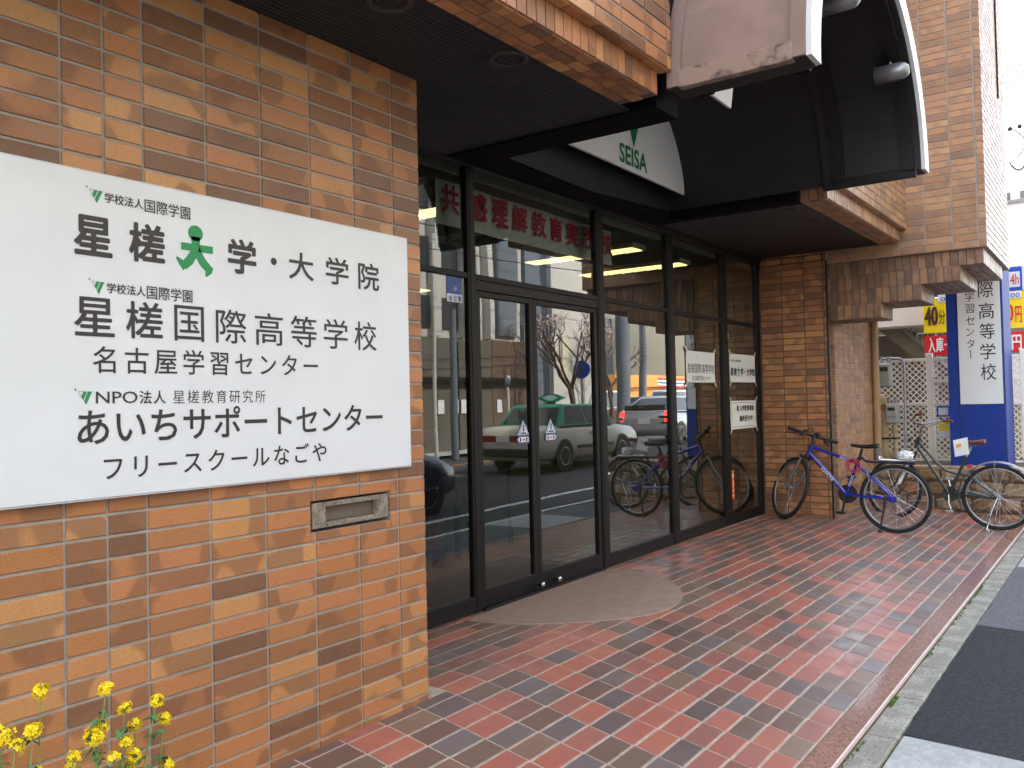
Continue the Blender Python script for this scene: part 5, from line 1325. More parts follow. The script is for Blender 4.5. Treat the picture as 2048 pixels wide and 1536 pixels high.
for k in range(4):
    cc = Vector((BX - 0.035 - 0.008 * k, -0.30 + rl.uniform(-.015, .015), 0.592 + rl.uniform(-.02, .02)))
    b.ring(cc, (1, rl.uniform(-.25, .25), rl.uniform(-.25, .25)), 0.058 + rl.uniform(-.008, .008), 0.0055, 36, 8)
o = b.build('cable_lock', M['pink'], loc=(BX - 0.04, -0.30, 0.59)); tag(o, 'coiled crimson cable lock hung on the seat tube of the blue bicycle', 'bike lock')
b = MB(); V = []; nn = 14
for i in range(nn + 1):
    for j in range(2 * nn):
        th, ph = pi * i / nn, pi * j / nn
        d = Vector((sin(th) * cos(ph), sin(th) * sin(ph), cos(th)))
        k = 1 + 0.35 * mnoise.noise(d * 2.3 + Vector((4, 1, 7))) + 0.16 * mnoise.noise(d * 6)
        V.append((BX + d.x * 0.055 * k, -0.795 + d.y * 0.080 * k, 0.698 + d.z * 0.048 * k))
b.add(V, [(i * 2 * nn + j, (i + 1) * 2 * nn + j, (i + 1) * 2 * nn + (j + 1) % (2 * nn), i * 2 * nn + (j + 1) % (2 * nn)) for i in range(nn) for j in range(2 * nn)], 0, False)
o = b.build('plastic_bag', M['bag'], loc=(BX, -0.795, 0.65)); tag(o, 'crumpled white plastic bag on the rear rack of the blue bicycle', 'bag')
b = MB(); V = []
for i in range(9):
    for j in range(4):
        u, v = i / 8, j / 3
        V.append((BX + 0.07 + 0.012 * mnoise.noise(Vector((u * 5, v * 4, 1))), -0.80 + 0.035 * (v - .5) + u * 0.09 + 0.02 * mnoise.noise(Vector((u * 3, 7, v))), 0.60 - 0.20 * u))
b.add(V, [(i * 4 + j, (i + 1) * 4 + j, (i + 1) * 4 + j + 1, i * 4 + j + 1) for i in range(8) for j in range(3)])
o = b.build('plastic_strip', M['bag'], loc=(BX + 0.07, -0.76, 0.5)); tag(o, 'torn strip of white plastic dangling below the rack of the blue bicycle', 'plastic scrap')

# dark green city bicycle in front of the stone wall
GX = 7.60
B2 = thing('city_bicycle', 'dark green city bicycle with brown leather saddle before the stone wall', 'bicycle', (GX, -1.0, -0.15))
Q3 = lambda p, dx=0.0: (GX + dx, p[0], p[1])
R2, BB2, HB2, HT2, ST2 = (-1.475, 0.185), (-1.005, 0.200), (-0.672, 0.715), (-0.722, 0.830), (-1.185, 0.620)
b = MB(); b.tube([Q3(HB2), Q3(HT2)], 0.020, 14)
b.tube([Q3((-0.685, 0.735)), Q3(BB2)], 0.0165, 12)
b.tube([Q3((-0.708, 0.79)), Q3((-0.80, 0.655)), Q3((-0.89, 0.54)), Q3((-0.98, 0.46)), Q3((-1.10, 0.422))], 0.0135, 12)
b.tube([Q3(BB2), Q3(ST2)], 0.0165, 12); b.cyl(Q3(BB2, -0.036), Q3(BB2, 0.036), 0.024, 14)
for s in (-1, 1):
    b.tube([Q3((-1.11, 0.425), s * 0.015), Q3((-1.22, 0.40), s * 0.045), Q3(R2, s * 0.062)], 0.009, 8)
    b.tube([Q3(BB2, s * 0.03), Q3(R2, s * 0.062)], 0.0105, 8)
b.build('frame', M['green_fr'], B2)
wheel(B2, 'rear_wheel', Q3(R2), (1, 0, 0), 0.352, 'alu')
STB = Vector((0, HT2[0] - HB2[0], HT2[1] - HB2[1])).normalized(); SBB = Vector(Q3(HB2)); AN2 = radians(-24)
r2_ = lambda y, z, dx=0.0: rot((GX + dx, y, z), SBB, STB, AN2)
fa2 = r2_(-0.43, 0.245)
wheel(B2, 'front_wheel', fa2, Matrix.Rotation(AN2, 3, STB) @ Vector((1, 0, 0)), 0.345, 'alu')
for s in (-1, 1):
    b = MB(); b.tube([r2_(-0.660, 0.675, s * 0.05), r2_(-0.57, 0.47, s * 0.058), r2_(-0.50, 0.32, s * 0.06), r2_(-0.43, 0.245, s * 0.06)], [0.014, 0.013, 0.011, 0.009], 10); b.build('fork_leg', M['green_fr'], B2)
b = MB(); b.tube([r2_(HT2[0], HT2[1]), r2_(-0.748, 0.92), r2_(-0.755, 0.965)], 0.0125, 12); b.tube([r2_(-0.755, 0.965), r2_(-0.70, 0.985)], 0.014, 10); b.build('handlebar_stem', M['rust'], B2)
b = MB(); b.tube([r2_(-0.90, 1.045, -0.28), r2_(-0.82, 1.045, -0.25), r2_(-0.70, 1.00, -0.13), r2_(-0.70, 0.985, 0), r2_(-0.70, 1.00, 0.13), r2_(-0.82, 1.045, 0.25), r2_(-0.90, 1.045, 0.28)], 0.011, 10); b.build('handlebar', M['alu'], B2)
for s in (-1, 1):
    b = MB(); b.tube([r2_(-0.93, 1.045, s * 0.29), r2_(-0.83, 1.045, s * 0.253)], 0.0165, 12); b.build('handle_grip', M['leather'], B2)
    b = MB(); b.tube([r2_(-0.79, 1.02, s * 0.245), r2_(-0.86, 1.0, s * 0.30)], 0.006, 6); b.build('brake_lever', M['alu'], B2)
b = MB(); b.tube([r2_(-0.80, 1.02, -0.24), r2_(-0.72, 0.93, -0.10), r2_(-0.70, 0.80, -0.03), r2_(-0.62, 0.70, -0.01)], 0.003, 6); b.tube([r2_(-0.80, 1.02, 0.24), r2_(-0.66, 0.93, 0.10), r2_(-0.70, 0.74, 0.03), Q3((-0.80, 0.64), 0.02)], 0.003, 6); b.build('brake_cable', M['black'], B2)
b = MB(); b.bbox(r2_(-0.63, 0.77, -0.03) , r2_(-0.58, 0.83, 0.03), 0.008); b.build('head_lamp', M['plastic'], B2)
b = MB(); b.tube([Q3((-1.175, 0.60)), Q3((-1.235, 0.725))], 0.0125, 10); b.build('seat_post', M['chrome'], B2)
saddle(B2, GX, (-1.120, 0.793), (-1.372, 0.775), M['leather'], 0.085)
b = MB()
for s in (-1, 1): b.tube([Q3((-1.15, 0.755), s * 0.02), Q3((-1.25, 0.735), s * 0.03), Q3((-1.34, 0.745), s * 0.05)], 0.004, 6)
b.build('saddle_rail', M['rust'], B2)
fd = MB(); V = []; N = 40
for i in range(N + 1):
    t = radians(20 + (205 - 20) * i / N)
    for (dr, dx) in ((0.0, -0.028), (0.014, -0.018), (0.018, 0), (0.014, 0.018), (0.0, 0.028)):
        V.append((GX + dx, R2[0] - (0.372 + dr) * cos(t), R2[1] + (0.372 + dr) * sin(t)))
fd.add(V, [(i * 5 + k, (i + 1) * 5 + k, (i + 1) * 5 + k + 1, i * 5 + k + 1) for i in range(N) for k in range(4)], 0, True)
fnd = fd.build('rear_mudguard', M['alu'], B2)
b = MB(); b.tube([Q3((-1.45, 0.585), -0.04), Q3(R2, -0.066)], 0.004, 6); b.tube([Q3((-1.45, 0.585), 0.04), Q3(R2, 0.066)], 0.004, 6); b.build('mudguard_stay', M['alu'], fnd)
b = MB(); b.bbox((GX - 0.05, -1.245, 0.50), (GX - 0.02, -1.195, 0.535), 0.006); b.build('rear_reflector', M['reflector'], B2)
b = MB(); b.tube([Q3((-1.03, 0.225), 0.05), Q3((-1.25, 0.20), 0.05), Q3((-1.46, 0.175), 0.05)], 0.026, 10); b.cyl(Q3(BB2, 0.040), Q3(BB2, 0.060), 0.085, 24); b.build('chain_case', M['green_fr'], B2)
b = MB(); b.tube([Q3(BB2, -0.05), Q3((-1.005, 0.11), -0.062), Q3((-1.025, 0.045), -0.064)], 0.010, 10); b.build('crank_arm', M['chrome'], B2)
b = MB(); b.tube([Q3(BB2, 0.06), Q3((-1.005, 0.29), 0.068), Q3((-0.99, 0.355), 0.07)], 0.010, 10); b.build('crank_arm', M['chrome'], B2)
b = MB(); b.bbox((GX - 0.17, -1.055, 0.015), (GX - 0.075, -0.975, 0.040), 0.006); b.build('pedal', M['meter'], B2)
b = MB(); b.bbox((GX + 0.08, -1.03, 0.345), (GX + 0.17, -0.95, 0.370), 0.006); b.build('pedal', M['meter'], B2)
b = MB(); b.tube([Q3(R2, -0.07), Q3((-1.42, 0.05), -0.085), Q3((-1.365, -0.155), -0.10), Q3((-1.40, -0.165), -0.105)], 0.008, 8); b.tube([Q3(R2, 0.07), Q3((-1.45, 0.05), 0.085), Q3((-1.42, -0.155), 0.09)], 0.008, 8); b.build('kickstand', M['chrome'], B2)
TG = MB(); V = []
for i in range(7):
    for j in range(7):
        u, v = i / 6, j / 6
        a = Vector((GX - 0.10, -1.072, 0.800)); bb = Vector((GX - 0.10, -1.215, 0.835)); cc = Vector((GX - 0.12, -1.088, 0.620)); 
        p = a + (bb - a) * u + (cc - a) * v; p.x += 0.012 * sin(u * 3 + v * 2)
        V.append(p)
TG.add(V, [(i * 7 + j, (i + 1) * 7 + j, (i + 1) * 7 + j + 1, i * 7 + j + 1) for i in range(6) for j in range(6)], 0, True)
tg = TG.build('paper_tag', M['paper'], loc=(GX - 0.1, -1.1, 0.8)); tag(tg, 'white paper tag hanging under the brown saddle of the green bicycle', 'tag')
b = MB(); b.quad((GX - 0.118, -1.10, 0.755), (GX - 0.118, -1.15, 0.767), (GX - 0.119, -1.155, 0.735), (GX - 0.119, -1.105, 0.723)); b.build('tag_print', M['store_or'], tg)

# ------------------------------------------------------------------ rape plants in the bottom left corner
rf = random.Random(5)
def rape(label, heads, base):
    bx, by = base; gz = fz(bx, by) if by < 0 else 0
    t = thing('rapeseed_plant', label, 'plant', (bx, by, gz), 'flowering rape plants before the tiled wall')
    sb, lb, fb_, bb_ = MB(), MB(), MB(), MB()
    fork = Vector((bx, by, gz + 0.18))
    sb.tube([(bx, by, gz - 0.02), fork], [0.006, 0.005], 8)
    for (hx, hz, rad, cnt) in heads:
        hy = -0.45 + rf.uniform(-0.03, 0.03)
        top = Vector((hx, hy, hz))
        mid = fork.lerp(top, 0.5) + Vector((rf.uniform(-.03, .03), rf.uniform(-.02, .02), 0.02))
        sb.tube([fork, fork.lerp(mid, .5) + Vector((rf.uniform(-.008, .008), 0, 0)), mid, mid.lerp(top, .6), top], [0.0035, 0.003, 0.0026, 0.002, 0.0016], 7)
        for q in range(9):
            at_ = fork.lerp(top, rf.uniform(0.2, 0.88)); an = rf.uniform(0, 2 * pi); ln = rf.uniform(0.022, 0.05); wd = ln * rf.uniform(0.22, 0.34)
            d = Vector((cos(an), sin(an) * 0.6, rf.uniform(-0.2, 0.7))).normalized(); s = d.cross(Vector((0, 0, 1))).normalized(); up = s.cross(d)
            V = []
            for i in range(6):
                u = i / 5; w = wd * sin(pi * min(1, u * 0.92 + 0.12)) ** 0.8; p = at_ + d * ln * u + up * (0.25 * ln * sin(u * pi) - 0.3 * ln * u * u)
                V += [p - s * w + up * w * 0.35, p, p + s * w + up * w * 0.35]
            lb.add(V, [(i * 3 + k, (i + 1) * 3 + k, (i + 1) * 3 + k + 1, i * 3 + k + 1) for i in range(5) for k in range(2)], 0, True)
        for q in range(int(cnt * 1.5)):
            th = rf.uniform(0, 2 * pi); ph = math.acos(rf.uniform(-0.75, 1.0))
            d = Vector((sin(ph) * cos(th), sin(ph) * sin(th), cos(ph) * 0.9))
            p = top + d * rad * rf.uniform(0.6, 1.1); sz = rf.uniform(0.0050, 0.0074)
            e1 = d.orthogonal().normalized(); e2 = d.cross(e1); a0 = rf.uniform(0, pi)
            sb.tube([top - Vector((0, 0, rad * 0.4)), p], 0.0006, 4, cap=False)
            for k in range(4):
                a = a0 + k * pi / 2; w = e1 * cos(a) + e2 * sin(a); x_ = d.cross(w)
                fb_.add([p, p + w * sz * 0.6 + x_ * sz * 0.42 + d * sz * 0.25, p + w * sz * 1.15 + d * sz * 0.32 + x_ * sz * 0.3, p + w * sz * 1.15 + d * sz * 0.32 - x_ * sz * 0.3, p + w * sz * 0.6 - x_ * sz * 0.42 + d * sz * 0.25], [(0, 1, 2, 3, 4)])
        for q in range(max(4, cnt // 4)):
            d = Vector((rf.gauss(0, .35), rf.gauss(0, .35), 1)).normalized(); p = top + d * rad * 0.7; sz = 0.0022
            bb_.lathe([(0, -sz), (sz, -sz * .3), (sz * .9, sz * .8), (0, sz * 1.6)], p, 'Z', 6)
        for q in range(3):
            d = Vector((rf.gauss(0, 1), rf.gauss(0, 1), rf.uniform(-1.6, -0.4))).normalized(); p = top + d * rad * 1.25; sz = 0.005
            for k in range(4):
                a = k * pi / 2; w = Vector((cos(a), sin(a), 0.2)); x_ = Vector((-sin(a), cos(a), 0))
                fb_.add([p, p + w * sz + x_ * sz * .4, p + w * sz - x_ * sz * .4], [(0, 1, 2)])
    sb.build('stem', M['stem'], t); lb.build('leaf_foliage', M['leaf'], t); fb_.build('flower_head', M['petal'], t); bb_.build('flower_bud', M['bud'], t)
rape('leftmost rape plant with a broad yellow cluster cut by the photo edge', [(-2.008, 0.555, 0.034, 60), (-2.032, 0.590, 0.022, 24), (-1.985, 0.535, 0.02, 14)], (-2.01, -0.45))
rape('rape plant with a tall lone yellow head on the left', [(-1.909, 0.636, 0.019, 30)], (-1.93, -0.43))
rape('rape plant with one round yellow head beside the leftmost cluster', [(-1.948, 0.559, 0.020, 34)], (-1.96, -0.47))
rape('rape plant with a wide double cluster of yellow bloom', [(-1.795, 0.492, 0.025, 46), (-1.768, 0.506, 0.020, 34)], (-1.79, -0.46))
rape('rape plant bearing the topmost small yellow head above a double cluster', [(-1.764, 0.604, 0.018, 26)], (-1.78, -0.42))
rape('rape plant with three small yellow heads stepped in a column', [(-1.705, 0.536, 0.017, 20), (-1.715, 0.457, 0.016, 16), (-1.751, 0.430, 0.016, 16)], (-1.72, -0.45))
rape('rape plant with a high round head against the grey tile joint', [(-1.627, 0.536, 0.017, 24), (-1.666, 0.475, 0.017, 24)], (-1.65, -0.44))
rape('rape plant with a sparse low yellow head among leaves', [(-1.695, 0.416, 0.017, 22), (-1.690, 0.386, 0.013, 10)], (-1.69, -0.47))
rape('rightmost rape plant with a lone head on a bare stalk', [(-1.576, 0.465, 0.017, 28), (-1.575, 0.340, 0.019, 28)], (-1.59, -0.45))
rape('rape plant with low half open buds between the tall ones', [(-1.852, 0.467, 0.015, 14), (-1.842, 0.43, 0.014, 10), (-1.923, 0.445, 0.013, 12)], (-1.87, -0.46))
mb = MB()
mb.bbox((-2.6, -0.85, -0.30), (-1.35, -0.08, 0.02), 0.01); pl = mb.build('planter_box', M['kerb'], loc=(-2.0, -0.45, -0.1)); tag(pl, 'concrete planter below the rape plants at the foot of the tiled wall', 'planter')
mb = MB(); mb.box((-2.55, -0.80, 0.0205), (-1.40, -0.13, 0.04)); mb.build('planter_soil', M['soil'], pl)
# ------------------------------------------------------------------ across the road (seen in the glass)
def car(name, label, cat, x0, yc, L_, W, Hh, mats_, prof, wheels, roof_m=None, taxi=False, group=None, lit=False):
    """x0 = rear bumper, car heads along +X. prof = side profile of the lower body and of the cabin"""
    z0 = rz(x0 + L_ / 2)
    t = thing(name, label, cat, (x0 + L_ / 2, yc, z0), group)
    body, glass, roofm = mats_
    st, cabin = prof
    # lower body: stations along the length
    b = MB(); V = []; S = 14
    for (u, zb, zt_, hw) in st:
        x = x0 + u * L_
        zb_, zt2 = z0 + zb, z0 + zt_
        h = zt2 - zb_
        sec = [(-0.86, 0), (-0.97, 0.12), (-1.0, 0.35), (-0.985, 0.62), (-0.95, 0.84), (-0.88, 0.97), (-0.5, 1.0), (0.5, 1.0), (0.88, 0.97), (0.95, 0.84), (0.985, 0.62), (1.0, 0.35), (0.97, 0.12), (0.86, 0)]
        for (a, c_) in sec: V.append((x, yc + a * hw, zb_ + c_ * h))
    n = len(st)
    b.add(V, [(i * S + k, (i + 1) * S + k, (i + 1) * S + (k + 1) % S, i * S + (k + 1) % S) for i in range(n - 1) for k in range(S)], 0, True)
    b.add(V[:S], [tuple(range(S))]); b.add(V[-S:], [tuple(range(S))])
    b.build('body', body, t)
    # cabin: (u_base0, u_top0, u_top1, u_base1, z_base, z_top, hw_base, hw_top)
    ub0, ut0, ut1, ub1, zb, ztp, hb, ht = cabin
    pts = [(ub0, zb, hb), (ut0, ztp - 0.03, ht), (ut0 + 0.03, ztp, ht * 0.97), (ut1 - 0.03, ztp, ht * 0.97), (ut1, ztp - 0.03, ht), (ub1, zb, hb)]
    b = MB(); V = [(x0 + u * L_, yc + s * w, z0 + z) for s in (-1, 1) for (u, z, w) in pts]
    b.add(V, [(0, 1, 7, 6), (1, 2, 8, 7), (2, 3, 9, 8), (3, 4, 10, 9), (4, 5, 11, 10), (0, 5, 4, 3, 2, 1), (6, 7, 8, 9, 10, 11)]); b.build('roof', roofm, t)
    def gl(nm, quad_pts, lift):
        g = MB(); g.add([Vector(p) + Vector(lift) for p in quad_pts], [tuple(range(len(quad_pts)))]); g.build(nm, glass, t)
    lerp3 = lambda p, q, k: tuple(p[i] + (q[i] - p[i]) * k for i in range(3))
    for s in (-1, 1):
        def side(u0, u1, k0=0.06, k1=0.90):
            def at_(u, k):
                zz = zb + (ztp - zb) * k; w = hb + (ht - hb) * k
                return (x0 + u * L_, yc + s * (w + 0.004), z0 + zz)
            lo = lambda k: ub0 + (ut0 - ub0) * k; hi = lambda k: ub1 + (ut1 - ub1) * k
            ua0, ua1 = max(u0, lo(k0) + 0.02), min(u1, hi(k0) - 0.02); uc0, uc1 = max(u0, lo(k1) + 0.02), min(u1, hi(k1) - 0.02)
            g = MB(); g.add([at_(ua0, k0), at_(ua1, k0), at_(uc1, k1), at_(uc0, k1)], [(0, 1, 2, 3)]); g.build('side_window', glass, t)
        m_ = (ut0 + ut1) / 2 + 0.01
        side(ub0 + 0.06, m_ - 0.008); side(m_ + 0.008, ub1)
    for (ua, ut, sg, nm) in ((ub0, ut0, -1, 'rear_window'), (ub1, ut1, 1, 'windscreen')):
        P = []
        for (k, s) in ((0.08, -1), (0.08, 1), (0.90, 1), (0.90, -1)):
            u = ua + (ut - ua) * k; P.append((x0 + u * L_ + sg * 0.006, yc + s * ((hb + (ht - hb) * k) - 0.075), z0 + zb + (ztp - 0.03 - zb) * k + 0.006))
        g = MB(); g.add(P, [(0, 1, 2, 3)]); g.build(nm, glass, t)
    r = wheels[2]
    for u in wheels[:2]:
        for s in (-1, 1):
            cx, cy, cz = x0 + u * L_, yc + s * (W / 2 - 0.10), z0 + r
            b = MB(); b.lathe([(r * 0.66, -0.10), (r * 0.95, -0.10), (r, -0.07), (r, 0.07), (r * 0.95, 0.10), (r * 0.66, 0.10)], (cx, cy, cz), 'Y', 32); w = b.build('wheel', M['rubber'], t, loc=(cx, cy, cz))
            b = MB(); b.ring((cx, cy + s * 0.085, cz), (0, 1, 0), r * 0.62, 0.022, 32, 8)
            for k in range(8):
                a = 2 * pi * k / 8; b.tube([(cx, cy + s * 0.075, cz), (cx + r * 0.6 * cos(a), cy + s * 0.085, cz + r * 0.6 * sin(a))], 0.022, 6)
            b.cyl((cx, cy + s * 0.03, cz), (cx, cy + s * 0.05, cz), r * 0.64, 24, 1); b.build('rim', [M['chrome'], M['black']], w)
            b = MB(); b.ring((cx, yc + s * (W / 2 - 0.012), cz), (0, 1, 0), r * 1.07, 0.035, 24, 6, a0=-pi / 2 - 0.15 - pi / 2, a1=0.15, flat=0.6) if False else b.lathe([(0, 0), (r * 1.16, 0)], (cx, yc + s * (W / 2 + 0.0035), cz + 0.01), 'Y', 32); b.build('wheel_arch', M['black'], t)
    return t, z0
sedan_st = [(0.0, 0.42, 0.80, 0.66), (0.012, 0.26, 0.93, 0.80), (0.05, 0.24, 0.985, 0.845), (0.22, 0.22, 0.99, 0.848), (0.45, 0.20, 0.985, 0.848), (0.70, 0.20, 0.965, 0.848), (0.80, 0.22, 0.93, 0.845), (0.94, 0.24, 0.86, 0.82), (0.985, 0.28, 0.78, 0.77), (1.0, 0.40, 0.66, 0.66)]
T, z0 = car('taxi', 'white and green taxi with a roof lamp mirrored in the sliding doors', 'taxi', 11.75, -6.55, 4.70, 1.70, 1.46, (M['taxi_white'], M['car_glass'], M['taxi_green']), (sedan_st, (0.20, 0.285, 0.60, 0.735, 0.975, 1.44, 0.80, 0.66)), (0.235, 0.80, 0.315))
b = MB(); b.bbox((11.745, -7.24, z0 + 0.66), (11.80, -5.86, z0 + 0.80), 0.01, 0); b.build('rear_lamp_band', M['tail_off'], T)
for y in (-7.23, -5.87):
    b = MB(); b.bbox((11.742, y - 0.14 if y < -6.5 else y - 0.02, z0 + 0.67), (11.785, y + 0.02 if y < -6.5 else y + 0.14 - 0.12, z0 + 0.79), 0.008); b.build('tail_light', M['tail'], T)
b = MB(); b.bbox((11.725, -6.73, z0 + 0.66), (11.745, -6.37, z0 + 0.80), 0.004); b.build('number_plate', M['plate'], T)
b = MB(); b.bbox((11.70, -7.36, z0 + 0.34), (11.86, -5.74, z0 + 0.52), 0.03)
for s in (-1, 1): b.bbox((12.95 + 0.42, -6.55 + s * 0.848 - 0.012, z0 + 0.46), (15.05, -6.55 + s * 0.848 + 0.012, z0 + 0.53), 0.006)
b.build('bumper_strip', M['plastic'], T)
b = MB(); b.bbox((13.55, -6.62, z0 + 1.44), (13.75, -6.48, z0 + 1.49), 0.01); b.build('lamp_foot', M['black'], T)
b = MB(); b.prism([(-6.93, z0 + 1.585), (-6.62, z0 + 1.67), (-6.42, z0 + 1.67), (-6.17, z0 + 1.585), (-6.42, z0 + 1.49), (-6.68, z0 + 1.49)], 13.6, 13.72, lambda a, c_, q: (q, a, c_)); b.build('roof_lamp', M['taxi_green'], T)
b = MB(); b.prism([(-6.76, z0 + 1.585), (-6.60, z0 + 1.64), (-6.45, z0 + 1.64), (-6.34, z0 + 1.585), (-6.45, z0 + 1.52), (-6.62, z0 + 1.52)], 13.59, 13.73, lambda a, c_, q: (q, a, c_)); b.build('roof_lamp_lens', M['paper'], T)
for s in (-1, 1):
    b = MB(); b.bbox((15.55, -6.55 + s * 0.78 - 0.06, z0 + 0.98), (15.62, -6.55 + s * 0.78 + 0.06, z0 + 1.08), 0.012); b.build('fender_mirror', M['chrome'], T)
    b = MB(); b.bbox((13.95, -6.55 + s * 0.846 - 0.02, z0 + 0.78), (14.07, -6.55 + s * 0.846 + 0.022, z0 + 0.81), 0.006); b.build('door_handle', M['plastic'], T)
b = MB(); b.bbox((16.40, -7.2, z0 + 0.62), (16.46, -6.9, z0 + 0.76), 0.01); b.bbox((16.40, -6.2, z0 + 0.62), (16.46, -5.9, z0 + 0.76), 0.01); b.build('headlight', M['lamp_lens'], T)
hatch_st = [(0.0, 0.45, 0.78, 0.72), (0.012, 0.28, 0.97, 0.83), (0.05, 0.24, 1.02, 0.86), (0.25, 0.22, 1.0, 0.865), (0.5, 0.20, 0.97, 0.865), (0.72, 0.20, 0.94, 0.86), (0.86, 0.22, 0.85, 0.84), (0.96, 0.26, 0.72, 0.79), (1.0, 0.38, 0.60, 0.66)]
S1, z1 = car('hatchback_car', 'silver hatchback mirrored in the glass ahead of the taxi', 'car', 21.3, -8.05, 4.40, 1.73, 1.48, (M['silver'], M['car_glass'], M['silver']), (hatch_st, (0.02, 0.22, 0.50, 0.82, 0.99, 1.47, 0.81, 0.60)), (0.19, 0.80, 0.31))
for y in (-8.78, -7.32):
    b = MB(); b.bbox((21.28, y - 0.08, z1 + 0.68), (21.42, y + 0.08, z1 + 1.0), 0.02); b.build('tail_light', M['tail'], S1)
b = MB(); b.bbox((21.27, -8.25, z1 + 0.62), (21.30, -7.85, z1 + 0.78), 0.006); b.build('number_plate', M['plate'], S1)
b = MB(); b.bbox((21.36, -8.7, z1 + 1.02), (21.40, -7.4, z1 + 1.2), 0.006); b.build('tailgate_glass', M['car_glass'], S1)
van_st = [(0.0, 0.4, 0.9, 0.76), (0.01, 0.26, 1.0, 0.83), (0.1, 0.22, 1.05, 0.845), (0.5, 0.2, 1.05, 0.845), (0.85, 0.22, 1.0, 0.84), (0.98, 0.26, 0.85, 0.8), (1.0, 0.36, 0.7, 0.7)]
car('parked_van', 'white van parked across the road behind the reddish hoarding', 'van', 33.0, -17.5, 4.3, 1.69, 1.95, (M['car_white'], M['car_glass'], M['car_white']), (van_st, (0.0, 0.03, 0.80, 0.93, 1.03, 1.93, 0.82, 0.74)), (0.2, 0.82, 0.31))
car('parked_car', 'dark blue car parked beyond the white van', 'car', 38.0, -17.5, 4.2, 1.69, 1.55, (M['car_dark'], M['car_glass'], M['car_dark']), (hatch_st, (0.04, 0.15, 0.60, 0.80, 0.99, 1.55, 0.81, 0.66)), (0.19, 0.80, 0.31))
car('parked_van', 'white van parked farthest along before the convenience store', 'van', 44.5, -18.5, 4.3, 1.69, 1.95, (M['car_white'], M['car_glass'], M['car_white']), (van_st, (0.0, 0.03, 0.80, 0.93, 1.03, 1.93, 0.82, 0.74)), (0.2, 0.82, 0.31))
BLU, zb_ = car('parked_car', 'dark blue car standing by the kerb at the left of the doors in the glass', 'car', 3.2, -4.9, 4.1, 1.66, 1.5, (M['car_dark'], M['car_glass'], M['car_dark']), (hatch_st, (0.04, 0.15, 0.60, 0.80, 0.99, 1.5, 0.81, 0.66)), (0.19, 0.80, 0.31))

def windows(parent, x0, x1, z0, z1, nx, nz, y, fw=0.7, fh=0.6, m='win_dark'):
    for i in range(nx):
        for j in range(nz):
            cx = x0 + (x1 - x0) * (i + .5) / nx; cz = z0 + (z1 - z0) * (j + .5) / nz
            w, h = (x1 - x0) / nx * fw / 2, (z1 - z0) / nz * fh / 2
            b = MB(); b.box((cx - w - 0.05, y, cz - h - 0.05), (cx + w + 0.05, y + 0.045, cz + h + 0.05)); fr = b.build('window', M['alu'], parent)
            b = MB(); b.box((cx - w, y + 0.05, cz - h), (cx - 0.02, y + 0.055, cz + h)); b.box((cx + 0.02, y + 0.05, cz - h), (cx + w, y + 0.055, cz + h)); b.build('window_glass', M[m], fr)
ShBk = thing('shade_block', 'plain unseen block added behind the parking yard to shade the road', 'building', (20, 10, 0))  # unseen block, added to keep direct sun off the road and cars
b = MB(); b.box((9.6, 9.2, -0.3), (44, 20, 18.0)); b.build('wall', M['con_cream'], ShBk)
A = thing('office_block', 'white office block on a dark panelled base across the road', 'building', (8, -16, 0))
b = MB(); b.box((-30, -24, -0.5), (18.7, -12.0, 3.30)); 
for k in range(52): b.box((-30 + k * 0.94, -12.0, -0.3), (-29.97 + k * 0.94, -11.97, 3.2), 1)
b.build('base_wall', [M['panel_dark'], M['bronze']], A)
b = MB(); b.box((18.7, -24, -0.5), (20.85, -11.98, 3.32)); b.build('base_wall', M['panel_brown'], A)
b = MB(); b.box((-30, -12.02, 1.98), (20.85, -11.8, 2.12)); b.build('base_canopy', M['bronze'], A)
b = MB(); b.box((-30, -24, 3.33), (20.85, -12.3, 14.0)); b.build('upper_wall', M['con_white'], A)
b = MB()
for k in range(40):
    x = -29.5 + k * 1.27
    if x > 19.2: break
    b.box((x - 0.13, -12.3, 3.35), (x + 0.13, -12.0, 13.6))
b.build('wall_fin', M['con_white'], A)
for j in range(6):
    b = MB(); b.box((-29.4, -12.31, 3.62 + j * 1.72), (18.3, -12.24, 4.52 + j * 1.72)); b.build('window', M['win_dark'], A)
b = MB(); b.box((19.15, -12.31, 3.5), (20.5, -12.2, 13.4)); b.build('window', M['win_dark'], A)
for k, x in enumerate((4.2, 9.6, 13.7, 16.1, 16.7, 17.1, 18.9)):
    b = MB(); b.box((x, -11.985 if x < 18.7 else -11.965, 1.05), (x + 0.28, -11.96 if x < 18.7 else -11.95, 1.45)); b.build('posted_sheet', M['paper'], A)
Bd = thing('white_building', 'plain white narrow building with grey edge beside the dark panelled base', 'building', (23, -16, 0))
b = MB(); b.box((20.87, -24, -0.5), (22.4, -12.15, 12.0)); b.build('grey_wing', M['con_grey'], Bd)
b = MB(); b.box((22.401, -24, -0.5), (25.4, -12.05, 12.0)); b.build('wall', M['con_white'], Bd)
b = MB(); b.box((22.9, -12.06, 2.2), (23.3, -11.98, 3.6)); b.build('vent_hood', M['con_cream'], Bd)
b = MB(); b.box((20.87, -12.16, 0.9), (25.4, -11.9, 1.0)); b.build('wall_ledge', M['grey_wall'], Bd)
Cs = thing('convenience_store', 'low orange convenience store with striped fascia far along the road', 'shop', (58, -28, 0))
b = MB(); b.box((49.5, -36, 0), (72, -24.3, 3.2)); b.build('wall', M['store_or'], Cs)
b = MB(); b.box((49.5, -24.3, 2.30), (55.2, -24.0, 3.0)); b.build('fascia', M['store_or'], Cs)
